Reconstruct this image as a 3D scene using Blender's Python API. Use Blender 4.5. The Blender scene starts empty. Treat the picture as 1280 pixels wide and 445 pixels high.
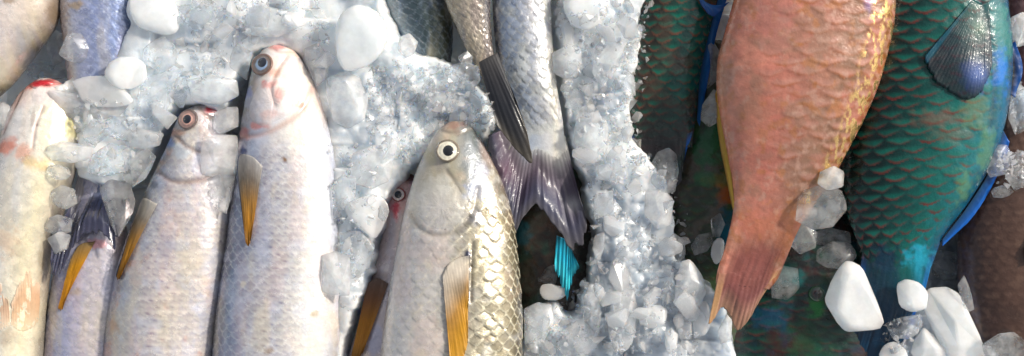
import bpy, bmesh, math, random
import numpy as np
from mathutils import Vector, Matrix, Euler

random.seed(7)
RNG = np.random.default_rng(7)
SC = bpy.context.scene
COL = SC.collection
S = 0.000625            # metres per unit of the working grid (one unit = 0.625 mm)
H = 1600.0              # camera height in the same units

def lin(c):
    c = np.asarray(c, float) / 255.0
    return np.where(c <= 0.04045, c / 12.92, ((c + 0.055) / 1.055) ** 2.4)

def W(x, y, z, zc):
    """grid coordinates -> metres; a thing is placed once, at its own depth zc"""
    k = (H - zc) / H
    return np.stack([(np.asarray(x, float) - 640) * S * k, (222.5 - np.asarray(y, float)) * S * k,
                     np.asarray(z, float) * S * np.ones_like(np.asarray(x, float))], -1)

# ------------------------------------------------------------------ noise
def _hash(i, j, seed):
    n = (i.astype(np.int64) * 374761393 + j.astype(np.int64) * 668265263 + seed * 974711) & 0x7fffffff
    n = ((n ^ (n >> 13)) * 1274126177) & 0x7fffffff
    n = (n ^ (n >> 16)) & 0xffffff
    return n / float(0xffffff)

def vnoise(x, y, seed=0):
    xi = np.floor(x); yi = np.floor(y); fx = x - xi; fy = y - yi
    fx = fx * fx * (3 - 2 * fx); fy = fy * fy * (3 - 2 * fy)
    a = _hash(xi, yi, seed); b = _hash(xi + 1, yi, seed); c = _hash(xi, yi + 1, seed); d = _hash(xi + 1, yi + 1, seed)
    return (a * (1 - fx) + b * fx) * (1 - fy) + (c * (1 - fx) + d * fx) * fy

def fbm(x, y, seed=0, o=4):
    v = 0; a = 0.5; t = 0
    for k in range(o):
        v = v + a * vnoise(x, y, seed + k * 17); t += a
        x = x * 2.03 + 11.3; y = y * 2.03 + 5.7; a *= 0.5
    return v / t

def sstep(a, b, x):
    t = np.clip((x - a) / (b - a), 0, 1)
    return t * t * (3 - 2 * t)

def mixc(c, col, f):
    col = np.asarray(col, float)
    f = np.clip(np.asarray(f, float), 0, 1)[..., None]
    return c * (1 - f) + col * f

def seg_dist(x, y, pts):
    d = np.full(x.shape, 1e9)
    for (x0, y0), (x1, y1) in zip(pts[:-1], pts[1:]):
        dx, dy = x1 - x0, y1 - y0
        t = np.clip(((x - x0) * dx + (y - y0) * dy) / (dx * dx + dy * dy + 1e-9), 0, 1)
        d = np.minimum(d, np.hypot(x - x0 - t * dx, y - y0 - t * dy))
    return d

def spline(pts, n, closed=False):
    P = np.asarray(pts, float)
    if closed: P = np.vstack([P[-1:], P, P[:2]])
    else: P = np.vstack([2 * P[0] - P[1], P, 2 * P[-1] - P[-2]])
    m = len(P) - 3
    seg = np.linalg.norm(P[2:-1] - P[1:-2], axis=1) + 1e-6
    cum = np.concatenate([[0], np.cumsum(seg)])
    q = np.linspace(0, cum[-1], n, endpoint=not closed)
    k = np.clip(np.searchsorted(cum, q, 'right') - 1, 0, m - 1)
    t = ((q - cum[k]) / seg[k])[:, None]
    p0, p1, p2, p3 = P[k], P[k + 1], P[k + 2], P[k + 3]
    def sl(a, b): return np.linalg.norm(b - a, axis=1)[:, None] + 1e-6
    d1, d2, d3 = sl(p0, p1), sl(p1, p2), sl(p2, p3)
    m1 = ((p1 - p0) / d1 * d2 + (p2 - p1) / d2 * d1) / (d1 + d2) * d2
    m2 = ((p2 - p1) / d2 * d3 + (p3 - p2) / d3 * d2) / (d2 + d3) * d2
    t2, t3 = t * t, t * t * t
    return (2 * t3 - 3 * t2 + 1) * p1 + (t3 - 2 * t2 + t) * m1 + (-2 * t3 + 3 * t2) * p2 + (t3 - t2) * m2

def chaikin(pts, it=2, n=96):
    P = np.asarray(pts, float)
    for k in range(it):
        Q = np.roll(P, -1, 0); c = .2 if k == 0 else .25
        P = np.stack([P * (1 - c) + Q * c, P * c + Q * (1 - c)], 1).reshape(-1, 2)
    Q = np.vstack([P, P[:1]]); d = np.concatenate([[0], np.cumsum(np.hypot(*np.diff(Q, axis=0).T))])
    t = np.linspace(0, d[-1], n, endpoint=False)
    return np.stack([np.interp(t, d, Q[:, 0]), np.interp(t, d, Q[:, 1])], 1)

def in_poly(x, y, poly):
    r = np.zeros(x.shape, bool)
    n = len(poly)
    for i in range(n):
        x0, y0 = poly[i]; x1, y1 = poly[(i + 1) % n]
        c = ((y0 > y) != (y1 > y)) & (x < (x1 - x0) * (y - y0) / ((y1 - y0) + 1e-12) + x0)
        r ^= c
    return r

# ------------------------------------------------------------------ mesh linking
def link_mesh(name, verts, faces, mat, parent=None, cols=None, smooth=True, loc=None):
    me = bpy.data.meshes.new(name)
    v = np.asarray(verts, float)
    if parent is not None: v = v - np.array(parent.get('_o', parent.location))
    elif loc is not None: v = v - np.array(loc)
    me.from_pydata(v.tolist(), [], faces if isinstance(faces, list) else faces.tolist())
    if cols is not None:
        a = me.color_attributes.new('Col', 'FLOAT_COLOR', 'POINT')
        c = np.ones((len(v), 4)); c[:, :cols.shape[1]] = cols
        a.data.foreach_set('color', c.astype(np.float32).ravel())
    if smooth: me.polygons.foreach_set('use_smooth', [True] * len(me.polygons))
    me.materials.append(mat)
    me.update()
    o = bpy.data.objects.new(name, me); COL.objects.link(o)
    if parent is not None: o.parent = parent
    elif loc is not None: o.location = loc
    return o

def tag(o, label, cat, group=None):
    o['label'] = label; o['category'] = cat
    if group: o['group'] = group
    return o

def grid_faces(nu, nv, closed_v=False):
    i = np.arange(nu - 1)[:, None]; j = np.arange(nv if closed_v else nv - 1)[None, :]
    j2 = (j + 1) % nv
    f = np.stack([i * nv + j, i * nv + j2, (i + 1) * nv + j2, (i + 1) * nv + j], -1)
    return f.reshape(-1, 4)

# ------------------------------------------------------------------ materials
def nodes_of(name):
    m = bpy.data.materials.new(name); m.use_nodes = True
    nt = m.node_tree; nt.nodes.clear()
    return m, nt, nt.nodes, nt.links

def N(nd, kind, **kw):
    n = nd.new(kind)
    for k, v in kw.items():
        if k in n.inputs.keys(): n.inputs[k].default_value = v
        else: setattr(n, k, v)
    return n

def noise_n(nd, lk, scale, detail=4, rough=0.55):
    tc = nd.new('ShaderNodeTexCoord')
    n = nd.new('ShaderNodeTexNoise'); n.inputs['Scale'].default_value = scale
    n.inputs['Detail'].default_value = detail; n.inputs['Roughness'].default_value = rough
    lk.new(tc.outputs['Object'], n.inputs['Vector'])
    return n

def rng_n(nd, lk, src, a, b, lo=0.3, hi=0.7):
    m = nd.new('ShaderNodeMapRange'); m.inputs['From Min'].default_value = lo; m.inputs['From Max'].default_value = hi
    m.inputs['To Min'].default_value = a; m.inputs['To Max'].default_value = b
    lk.new(src, m.inputs['Value'])
    return m.outputs['Result']

def skin_mat(name, rough=(0.2, 0.42), coat=0.5, sss=0.08, spec=0.5, bump=0.25, bscale=420, transl=0.0):
    m, nt, nd, lk = nodes_of(name)
    out = nd.new('ShaderNodeOutputMaterial'); p = nd.new('ShaderNodeBsdfPrincipled')
    at = nd.new('ShaderNodeAttribute'); at.attribute_name = 'Col'
    n1 = noise_n(nd, lk, 260, 5, 0.6)
    mx = nd.new('ShaderNodeMix'); mx.data_type = 'RGBA'; mx.blend_type = 'MULTIPLY'; mx.inputs['Factor'].default_value = 1.0
    v = rng_n(nd, lk, n1.outputs['Fac'], 0.93, 1.06)
    cmb = nd.new('ShaderNodeCombineColor')
    for k in ('Red', 'Green', 'Blue'): lk.new(v, cmb.inputs[k])
    lk.new(at.outputs['Color'], mx.inputs['A']); lk.new(cmb.outputs['Color'], mx.inputs['B'])
    lk.new(mx.outputs['Result'], p.inputs['Base Color'])
    lk.new(at.outputs['Alpha'], p.inputs['Metallic'])
    n2 = noise_n(nd, lk, 150, 4)
    lk.new(rng_n(nd, lk, n2.outputs['Fac'], rough[0], rough[1]), p.inputs['Roughness'])
    p.inputs['Specular IOR Level'].default_value = spec
    p.inputs['Coat Weight'].default_value = coat; p.inputs['Coat Roughness'].default_value = 0.09
    p.inputs['Subsurface Weight'].default_value = sss
    p.inputs['Subsurface Radius'].default_value = (0.004, 0.002, 0.0015); p.inputs['Subsurface Scale'].default_value = 1.0
    n3 = noise_n(nd, lk, bscale, 5, 0.6)
    b = nd.new('ShaderNodeBump'); b.inputs['Strength'].default_value = bump; b.inputs['Distance'].default_value = 0.0012
    lk.new(n3.outputs['Fac'], b.inputs['Height']); lk.new(b.outputs['Normal'], p.inputs['Normal'])
    n4 = noise_n(nd, lk, bscale * 0.45, 3, 0.5)
    b2 = nd.new('ShaderNodeBump'); b2.inputs['Strength'].default_value = bump * 1.8; b2.inputs['Distance'].default_value = 0.002
    lk.new(n4.outputs['Fac'], b2.inputs['Height']); lk.new(b2.outputs['Normal'], p.inputs['Coat Normal'])
    src = p.outputs['BSDF']
    if transl:
        t = nd.new('ShaderNodeBsdfTranslucent'); lk.new(mx.outputs['Result'], t.inputs['Color'])
        ms = nd.new('ShaderNodeMixShader'); ms.inputs[0].default_value = transl
        lk.new(src, ms.inputs[1]); lk.new(t.outputs[0], ms.inputs[2]); src = ms.outputs[0]
    lk.new(src, out.inputs['Surface'])
    return m

def ice_mat(name, tint, body, fac, rough, bump=0.4, bscale=220, fscale=90, sss=1.0, cloud=None, thru=0.0, attr=False):
    """clear ice with milky clouding: glass mixed with a cloudy scattering body"""
    m, nt, nd, lk = nodes_of(name)
    out = nd.new('ShaderNodeOutputMaterial')
    g = nd.new('ShaderNodeBsdfGlass'); g.inputs['Color'].default_value = (*tint, 1); g.inputs['IOR'].default_value = 1.31
    g.inputs['Roughness'].default_value = rough
    p = nd.new('ShaderNodeBsdfPrincipled'); p.inputs['Base Color'].default_value = (*body, 1)
    p.inputs['Roughness'].default_value = max(0.16, rough); p.inputs['Subsurface Weight'].default_value = sss
    p.inputs['Subsurface Radius'].default_value = (0.012, 0.014, 0.016); p.inputs['Subsurface Scale'].default_value = 1.0
    p.inputs['Coat Weight'].default_value = 0.4; p.inputs['Coat Roughness'].default_value = 0.05
    if cloud:
        nc = noise_n(nd, lk, cloud[1], 6, 0.65); mc = nd.new('ShaderNodeMix'); mc.data_type = 'RGBA'
        mc.inputs['A'].default_value = (*cloud[0], 1); mc.inputs['B'].default_value = (*body, 1)
        lk.new(rng_n(nd, lk, nc.outputs['Fac'], 0, 1, .38, .6), mc.inputs['Factor']); lk.new(mc.outputs['Result'], p.inputs['Base Color'])
    if attr:      # clear wet slush and dry white frost are two kinds of ice in one bed
        at = nd.new('ShaderNodeAttribute'); at.attribute_name = 'Col'; mm_ = nd.new('ShaderNodeMix'); mm_.data_type = 'RGBA'; mm_.blend_type = 'MULTIPLY'
        mm_.inputs['Factor'].default_value = 1.0; lk.new(mc.outputs['Result'], mm_.inputs['A']); lk.new(at.outputs['Color'], mm_.inputs['B'])
        mc.inputs['A'].default_value = (.88, .93, .97, 1); mc.inputs['B'].default_value = (1, 1, 1, 1)
        lk.new(mm_.outputs['Result'], p.inputs['Base Color'])
    n = noise_n(nd, lk, fscale, 5, 0.62)
    f = rng_n(nd, lk, n.outputs['Fac'], fac[0], fac[1])
    ms = nd.new('ShaderNodeMixShader'); lk.new(f, ms.inputs[0])
    n3 = noise_n(nd, lk, bscale, 5, 0.6)
    b = nd.new('ShaderNodeBump'); b.inputs['Strength'].default_value = bump; b.inputs['Distance'].default_value = 0.002
    lk.new(n3.outputs['Fac'], b.inputs['Height'])
    lk.new(b.outputs['Normal'], p.inputs['Normal']); lk.new(b.outputs['Normal'], g.inputs['Normal'])
    gsrc = g.outputs[0]
    if thru:
        tr = nd.new('ShaderNodeBsdfTransparent'); tr.inputs['Color'].default_value = (*tint, 1)
        m2 = nd.new('ShaderNodeMixShader'); m2.inputs[0].default_value = thru
        lk.new(gsrc, m2.inputs[1]); lk.new(tr.outputs[0], m2.inputs[2]); gsrc = m2.outputs[0]
    lk.new(gsrc, ms.inputs[1]); lk.new(p.outputs[0], ms.inputs[2])
    lk.new(ms.outputs[0], out.inputs['Surface'])
    return m

M_MULLET = skin_mat('wet_silver_skin', (0.14, 0.32), 0.6, 0.06, 0.5, 0.26)
M_PARROT = skin_mat('wet_reef_fish_skin', (0.15, 0.32), 0.4, 0.0, 0.28, 0.3, 330)
M_PINK = skin_mat('wet_pink_skin', (0.18, 0.34), 0.5, 0.0, 0.35, 0.3, 300)
M_FIN = skin_mat('wet_fin_membrane', (0.26, 0.42), 0.25, 0.0, 0.3, 0.2, 500, 0.3)
M_EYE = skin_mat('wet_eye', (0.05, 0.1), 1.0, 0.0, 0.6, 0.0)
M_ICE_WHITE = ice_mat('frosted_white_ice', (0.97, 0.985, 1.0), (0.88, 0.915, 0.94), (0.48, 0.82), 0.1, 0.06, 140, 26, thru=.4)
M_ICE_MILKY = ice_mat('milky_ice', (0.97, 0.985, 1.0), (0.88, 0.91, 0.94), (0.16, 0.6), 0.06, 0.12, 160, 70, thru=.4)
M_ICE_CLEAR = ice_mat('clear_ice', (0.97, 0.985, 1.0), (0.86, 0.90, 0.94), (0.03, 0.26), 0.03, 0.2, 180, 90, thru=.35)
M_ICE_BED = ice_mat('crushed_ice', (0.96, 0.98, 1.0), (0.90, 0.93, 0.95), (0.78, 1.0), 0.1, 0.3, 200, 50, cloud=((0.64, 0.71, 0.78), 34), attr=True)
M_ICE_CRUMB = ice_mat('ice_crumb', (0.98, 0.99, 1.0), (0.92, 0.94, 0.96), (0.1, 0.55), 0.03, 0.1, 400, 60, thru=.5)

# ------------------------------------------------------------------ top-surface height map (grid of 4 units)
HX0, HY0, HST = -300, -450, 4
HM = np.full((int(1500 / HST), int(1950 / HST)), -40.0)
def hm_add(x, y, z):
    i = ((np.asarray(y) - HY0) / HST).astype(int); j = ((np.asarray(x) - HX0) / HST).astype(int)
    k = (i >= 0) & (i < HM.shape[0]) & (j >= 0) & (j < HM.shape[1])
    np.maximum.at(HM, (i[k], j[k]), np.asarray(z)[k])
def hm_get(x, y):
    i = np.clip(((np.asarray(y) - HY0) / HST).astype(int), 0, HM.shape[0] - 1)
    j = np.clip(((np.asarray(x) - HX0) / HST).astype(int), 0, HM.shape[1] - 1)
    return HM[i, j]

# ------------------------------------------------------------------ fish
class Fish: pass

def ext_tail(st, length, w=1.0, end=0.3):
    Lx, Ly, Rx, Ry = st[-1]; a = st[-2]
    cx, cy = (Lx + Rx) / 2, (Ly + Ry) / 2; hx, hy = (Rx - Lx) / 2, (Ry - Ly) / 2
    dx, dy = cx - (a[0] + a[2]) / 2, cy - (a[1] + a[3]) / 2; n = math.hypot(dx, dy); dx /= n; dy /= n
    r = list(st)
    for f, q in ((0.3, 0.97), (0.6, 0.78), (0.85, 0.45), (1.0, end)):
        x, y = cx + dx * f * length, cy + dy * f * length
        r.append((x - hx * q, y - hy * q, x + hx * q, y + hy * q))
    return r

def ext_head(st, length):
    Lx, Ly, Rx, Ry = st[0]; a = st[1]
    cx, cy = (Lx + Rx) / 2, (Ly + Ry) / 2; hx, hy = (Rx - Lx) / 2, (Ry - Ly) / 2
    dx, dy = cx - (a[0] + a[2]) / 2, cy - (a[1] + a[3]) / 2; n = math.hypot(dx, dy); dx /= n; dy /= n
    r = []
    for f, q in ((1.0, 0.08), (0.96, 0.3), (0.85, 0.55), (0.6, 0.85), (0.3, 1.0)):
        x, y = cx + dx * f * length, cy + dy * f * length
        r.append((x - hx * q, y - hy * q, x + hx * q, y + hy * q))
    return r + list(st)

def make_fish(name, label, st, zc, ratio, paint, mat, group=None, rows=22, slen=11.0, samp=0.9, smask=None,
              creases=(), du=1.7, nvt=110, zs=None, power=1.0, humps=(), taper=(.88, .65)):
    F = Fish()
    st = np.asarray(st, float)
    n0 = np.concatenate([[0], np.cumsum(np.hypot(np.diff(st[:, 0] + st[:, 2]) / 2, np.diff(st[:, 1] + st[:, 3]) / 2))])
    nu = int(n0[-1] / du)
    D = spline(st, nu) if False else None
    # resample by centre-line length, cubic through the stations
    q = np.linspace(0, 1, nu); q = (q * n0[-1])
    tang = np.gradient(st, n0, axis=0)
    k = np.clip(np.searchsorted(n0, q, 'right') - 1, 0, len(n0) - 2)
    hh = (n0[k + 1] - n0[k])[:, None]; t = (q - n0[k])[:, None] / hh
    D = (2*t**3-3*t**2+1)*st[k] + (t**3-2*t**2+t)*hh*tang[k] + (-2*t**3+3*t**2)*st[k+1] + (t**3-t**2)*hh*tang[k+1]
    zl = np.zeros(nu) if zs is None else np.interp(q / n0[-1], [a for a, b in zs], [b for a, b in zs])
    if zs is not None:
        for _ in range(30): zl[1:-1] = (zl[:-2] + zl[1:-1] * 2 + zl[2:]) / 4
    cx, cy = (D[:, 0] + D[:, 2]) / 2, (D[:, 1] + D[:, 3]) / 2
    hx, hy = (D[:, 2] - D[:, 0]) / 2, (D[:, 3] - D[:, 1]) / 2
    hw = np.hypot(hx, hy)
    thk = hw * ratio
    thk = np.minimum(thk, ratio * np.percentile(hw, 92)) * (1 - taper[1] * sstep(taper[0], 1, q / n0[-1]))
    nb = 26
    th = np.concatenate([np.linspace(math.pi, 0, nvt), -np.linspace(0, math.pi, nb + 2)[1:-1]])
    nv = len(th)
    TH = np.broadcast_to(th, (nu, nv)); Sg = np.broadcast_to(q[:, None], (nu, nv))
    c = np.cos(TH); s = np.sin(TH)
    cc = np.sign(c) * np.abs(c) ** power
    X = cx[:, None] + hx[:, None] * cc; Y = cy[:, None] + hy[:, None] * cc
    Z = zc + zl[:, None] + thk[:, None] * s
    # overlapping scales, head end on top
    jj = TH / math.pi * rows + 0.55 * (fbm(Sg / 60, TH * 3, 5, 2) - 0.5); ii = Sg / slen + 0.35 * (fbm(Sg / 45, TH * 4, 9, 2) - 0.5)
    R = 0.86; pw = 1.35
    e = np.zeros((nu, nv)); hgt = np.zeros((nu, nv)); rid = np.zeros((nu, nv)); dj = np.zeros((nu, nv)); done = np.zeros((nu, nv), bool)
    for kk in range(3):
        i0 = np.ceil(ii - R) + kk
        off = 0.5 * (np.mod(i0, 2))
        j0 = np.round(jj - off) + off
        d = (np.abs(ii - i0) ** pw + np.abs((jj - j0) * 1.5) ** pw) ** (1 / pw) / R
        ok = (d < 1) & ~done
        e = np.where(ok, 1 - d, e); hgt = np.where(ok, (ii - i0) / R, hgt); rid = np.where(ok, _hash(i0, j0 * 2, 3), rid)
        dj = np.where(ok, jj - j0, dj); done |= ok
    U = Sg / n0[-1]
    V = cc
    ctx = dict(u=U, v=V, x=X, y=Y, s=Sg, th=TH, e=e, h=hgt, id=rid, dj=dj, top=s >= 0)
    m = np.ones((nu, nv)) if smask is None else smask(ctx)
    m = m * (s > -0.2)
    ctx['m'] = m
    disp = samp * (hgt * 0.55 + (e > 0.0) * 0.25 * sstep(0, 0.18, e) + (rid - 0.5) * 0.35 + (np.mod(rid * 7.3, 1) - .5) * 2.0 * dj + (np.mod(rid * 3.7, 1) - .5) * .7 * hgt) * m
    disp = disp + (fbm(X / 26, Y / 26, 31, 3) - 0.5) * 3.2 * ratio + (fbm(X / 70, Y / 110, 37, 2) - .5) * 9 * ratio
    ctx['cr'] = []
    for pts, wdt, dep in creases:
        pl = spline(pts, 40)
        dd = seg_dist(X, Y, [tuple(a) for a in pl])
        g = np.exp(-(dd / wdt) ** 2) * (s > 0)
        ctx['cr'].append(g); disp = disp - dep * g
    for hxx, hyy, rx, amp in humps:
        disp = disp + amp * np.exp(-((X - hxx) ** 2 + (Y - hyy) ** 2) / rx ** 2) * (s > 0)
    nx = c * (hx / (hw + 1e-6))[:, None]; ny = c * (hy / (hw + 1e-6))[:, None]
    X = X + nx * disp * 0.6; Y = Y + ny * disp * 0.6; Z = Z + s * disp
    ctx['X'] = X; ctx['Y'] = Y
    C = paint(ctx)
    C = np.clip(C, 0.002, 0.92)
    if C.shape[-1] == 3: C = np.concatenate([C, np.zeros((nu, nv, 1))], -1)
    root = bpy.data.objects.new(name, None); COL.objects.link(root); root.empty_display_size = 0.02
    mid = nu // 2
    root.location = W(cx[mid], cy[mid], zc + zl[mid] - thk[mid], zc)
    tag(root, label, 'fish', group)
    verts = W(X.ravel(), Y.ravel(), Z.ravel(), zc)
    faces = grid_faces(nu, nv, True).tolist()
    base = nu * nv
    ends = W([cx[0], cx[-1]], [cy[0], cy[-1]], [zc + zl[0], zc + zl[-1]], zc)
    verts = np.vstack([verts, ends])
    for j in range(nv):
        faces.append([base, (j + 1) % nv, j]); faces.append([base + 1, (nu - 1) * nv + j, (nu - 1) * nv + (j + 1) % nv])
    Cf = np.vstack([C.reshape(-1, 4), C[0, 0][None], C[-1, 0][None]])
    F.root = root; F.zc = zc
    F.body = link_mesh('body', verts, faces, mat, root, Cf)
    k = np.broadcast_to(np.arange(nv) < nvt, (nu, nv))
    F.tx = X[k]; F.ty = Y[k]; F.tz = Z[k]; F.tc = C[k][:, :4]
    hm_add(F.tx, F.ty, F.tz)
    F.end = D[-1]; F.endz = zc + zl[-1]
    return F

def zat(F, x, y):
    x = np.ravel(x); y = np.ravel(y); r = np.zeros(len(x)); ci = np.zeros(len(x), int)
    for a in range(0, len(x), 200):
        d = (x[a:a+200, None] - F.tx[None]) ** 2 + (y[a:a+200, None] - F.ty[None]) ** 2
        k = d.argmin(1); ci[a:a+200] = k; r[a:a+200] = F.tz[k]
    return r, F.tc[ci]

def solid_grid(X, Y, Z, thick):
    nu, nv = X.shape
    v = np.stack([X, Y, Z], -1).reshape(-1, 3)
    w = v.copy(); w[:, 2] -= thick
    f = grid_faces(nu, nv); g = f[:, ::-1] + nu * nv
    loop = ([(0, j) for j in range(nv)] + [(i, nv - 1) for i in range(1, nu)] + [(nu - 1, j) for j in range(nv - 2, -1, -1)] + [(i, 0) for i in range(nu - 2, 0, -1)])
    ids = np.array([i * nv + j for i, j in loop]); nxt = np.roll(ids, -1)
    side = np.stack([ids, ids + nu * nv, nxt + nu * nv, nxt], -1)
    return np.vstack([v, w]), np.vstack([f, g, side]).tolist()

def fin(F, name, base, tips, cols, z0=None, z1=None, lift=(1.5, 5), hug=True, nr=90, nl=36, rag=0.06, ridge=0.12, rays=18,
        edge=None, edge_w=0.1, label=None, blend=None, bend=.6, curve=0.0, thick=0.6, metal=0.0, bulge=0.0, zc=None, spots=(), streak=0.2):
    """a fin: rays run from the base line to the tip line; cols = colours from base to tip"""
    B = spline(base, nr); T = spline(tips, nr)
    q = np.linspace(0, 1, nl)[:, None]; j = np.linspace(0, 1, nr)[None, :]
    rl = 1 - rag * (_hash(np.arange(nr) // 2, np.zeros(nr), 77) * 0.7 + vnoise(np.arange(nr) / 5.0, np.zeros(nr), 41) * 0.6)
    qq = q * rl[None, :]
    X = B[None, :, 0] * (1 - qq) + T[None, :, 0] * qq; Y = B[None, :, 1] * (1 - qq) + T[None, :, 1] * qq
    if curve:
        dx = T[None, :, 0] - B[None, :, 0]; dy = T[None, :, 1] - B[None, :, 1]
        X = X - dy * curve * np.sin(math.pi * qq) ; Y = Y + dx * curve * np.sin(math.pi * qq)
    zc = F.zc if zc is None else zc
    bc = None
    if hug == 'tail':
        zz, bc = zat(F, X, Y); zz = zz.reshape(X.shape); bc = bc[:, :3].reshape(X.shape + (3,))
        for _ in range(6): zz[1:-1, 1:-1] = (zz[:-2, 1:-1] + zz[2:, 1:-1] + zz[1:-1, :-2] + zz[1:-1, 2:]) / 4
        w = sstep(.42, .85, q)
        Z = (zz + .3 - 6 * (1 - sstep(0, .22, q))) * (1 - w) + (z0 * (1 - q) + z1 * q) * w
    elif hug:
        zz, bc2 = zat(F, X, Y); zz = zz.reshape(X.shape); bc2 = bc2[:, :3].reshape(X.shape + (3,))
        for _ in range(4): zz[1:-1, 1:-1] = (zz[:-2, 1:-1] + zz[2:, 1:-1] + zz[1:-1, :-2] + zz[1:-1, 2:]) / 4
        Z = zz + lift[0] + (lift[1] - lift[0]) * q + thick
        if z1 is not None: Z = np.maximum(Z, z0 * (1 - q) + z1 * q)
    else:
        Z = np.broadcast_to(z0 * (1 - q) + z1 * q, X.shape).copy()
    rg = sstep(0.02, .2, q) if hug == 'tail' else 1.0
    Z = Z + bulge * rg * np.sin(math.pi * j) * np.sin(math.pi * (0.15 + 0.85 * q)) + ridge * np.cos(j * rays * 2 * math.pi) * (0.3 + 0.7 * q) + 1.2 * (vnoise(j * 6 + 0 * q, q * 3 + 0 * j, 3) - 0.5) * q * 2
    kk = np.linspace(0, 1, len(cols)); L = np.array([lin(c) for c in cols])
    C = np.stack([np.interp(qq, kk, L[:, a]) for a in range(3)], -1)
    st = vnoise(j * rays * 1.5 + 0 * q, q * 2.5 + 0 * j, 9) * 0.3 + vnoise(j * 5 + 0 * q, q * 3 + 0 * j, 29) * 0.35 + vnoise(j * rays * 4 + 0 * q, q * 4 + 0 * j, 19) * 0.35
    C = C * (1 + streak * 2 * (st - 0.5))[..., None]
    if edge is not None:
        sides, ecol = edge
        f = np.zeros(X.shape)
        if 'l' in sides: f = np.maximum(f, 1 - sstep(edge_w * 0.6, edge_w, j + 0 * q))
        if 'r' in sides: f = np.maximum(f, sstep(1 - edge_w, 1 - edge_w * 0.6, j + 0 * q))
        if 't' in sides: f = np.maximum(f, sstep(1 - edge_w, 1 - edge_w * 0.6, q + 0 * j))
        C = mixc(C, lin(ecol), f)
    if bc is not None: C = C * sstep(.08, bend, qq)[..., None] + bc * (1 - sstep(.08, bend, qq))[..., None]
    if blend: C = mixc(C, bc2, blend[0] * (1 - qq) ** 2.2 + blend[1] * qq)
    for sx, sy, r, col, a in spots: C = mixc(C, lin(col), a * np.exp(-((X - sx) ** 2 + (Y - sy) ** 2) / r ** 2))
    Vp, faces = solid_grid(X, Y, Z, thick)
    verts = W(Vp[:, 0], Vp[:, 1], Vp[:, 2], zc)
    C = np.concatenate([np.clip(C, 0.002, 0.9), np.full(X.shape + (1,), metal)], -1).reshape(-1, 4)
    o = link_mesh(name, verts, faces, (F.body.data.materials[0] if hug == 'tail' and bend == .6 else M_FIN), F.root, np.vstack([C, C]))
    if label: o['label'] = label
    hm_add(X.ravel(), Y.ravel(), Z.ravel())
    return o

def eye(F, x, y, r, ring=(196, 190, 170), rim=(60, 55, 50), pup=(8, 10, 14), inner=None, pr=0.46, dx=0, dy=0, dome=0.42):
    nr_, na = 26, 48
    rr = np.linspace(0, 1, nr_)[:, None]; a = np.linspace(0, 2 * math.pi, na, endpoint=False)[None, :]
    X = x + r * rr * np.cos(a); Y = y + r * rr * np.sin(a) * 0.94
    zz, cc = zat(F, X, Y)
    # the eyeball sits in the plane of the flank: fit that plane
    A = np.stack([X.ravel() - x, Y.ravel() - y, np.ones(X.size)], 1); sol = np.linalg.lstsq(A, zz, rcond=None)[0]
    pz = (A @ sol).reshape(X.shape)
    Z = pz - 0.6 + r * dome * np.sqrt(np.maximum(0, 1 - (rr * 0.98) ** 2)) + 1.6 * np.exp(-((rr - 0.9) / 0.09) ** 2) + 0 * a
    rad = rr + 0.03 * (vnoise(np.cos(a) * 3 + 0 * rr, np.sin(a) * 3 + 0 * rr, 6) - 0.5) * 2
    C = np.broadcast_to(lin(ring), X.shape + (3,)).copy()
    C *= (0.8 + 0.4 * vnoise(a * 5 + 0 * rr, rr * 6 + 0 * a, 12))[..., None]
    if inner is not None: C = mixc(C, lin(inner), 1 - sstep(pr + 0.06, pr + 0.2, rad))
    C = mixc(C, lin(rim), sstep(0.76, 0.86, rad))
    C = mixc(C, lin(rim) * 1.8, sstep(0.9, 1.0, rad) * 0.6)
    C = np.concatenate([np.clip(C, .003, .9), np.zeros(X.shape + (1,))], -1).reshape(-1, 4)
    ey = link_mesh('eye', W(X.ravel(), Y.ravel(), Z.ravel(), F.zc), grid_faces(nr_, na, True).tolist(), M_EYE, F.root, C)
    ey['_o'] = list(F.root.location)
    R2 = r * pr
    X2 = x + dx + R2 * rr * np.cos(a); Y2 = y + dy + R2 * rr * np.sin(a)
    Z2 = (np.stack([X2.ravel() - x, Y2.ravel() - y, np.ones(X2.size)], 1) @ sol).reshape(X2.shape) + r * dome * np.sqrt(np.maximum(0, 1 - (np.hypot(X2 - x, Y2 - y) / r) ** 2)) - 0.9 + 1.3 * np.sqrt(np.maximum(0, 1 - rr ** 2)) + 0 * a
    C2 = np.broadcast_to(np.append(lin(pup), 0), X2.shape + (4,)).reshape(-1, 4)
    link_mesh('pupil', W(X2.ravel(), Y2.ravel(), Z2.ravel(), F.zc), grid_faces(nr_, na, True).tolist(), M_EYE, ey, C2)
    del ey['_o']

def patch(F, name, outline, h, tintf=None, mat=None, label=None, nr_=18, na=90, edge=3.0):
    """a plate lying on the flank (gill cover, lip, skin flap), following the body under it"""
    O = spline(outline, na, True); c = O.mean(0)
    rr = np.linspace(0, 1, nr_)[:, None]
    X = c[0] + rr * (O[None, :, 0] - c[0]); Y = c[1] + rr * (O[None, :, 1] - c[1])
    zz, cc = zat(F, X, Y)
    Z = zz.reshape(X.shape)
    for _ in range(3): Z[1:-1] = (Z[:-2] + 2 * Z[1:-1] + Z[2:]) / 4
    Z = Z - 1.2 + (h + 1.2) * (1 - rr ** 5) + 0.8 * (fbm(X / 9, Y / 9, 3, 3) - 0.5)
    C = cc[:, :3].reshape(X.shape + (3,)); Mt = cc[:, 3].reshape(X.shape + (1,))
    if tintf: C = tintf(C, X, Y, rr + 0 * X)
    C = np.concatenate([np.clip(C, .003, .9), Mt], -1).reshape(-1, 4)
    o = link_mesh(name, W(X.ravel(), Y.ravel(), Z.ravel(), F.zc), grid_faces(nr_, na, True).tolist(), mat or F.body.data.materials[0], F.root, C)
    if label: o['label'] = label
    return o

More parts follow.
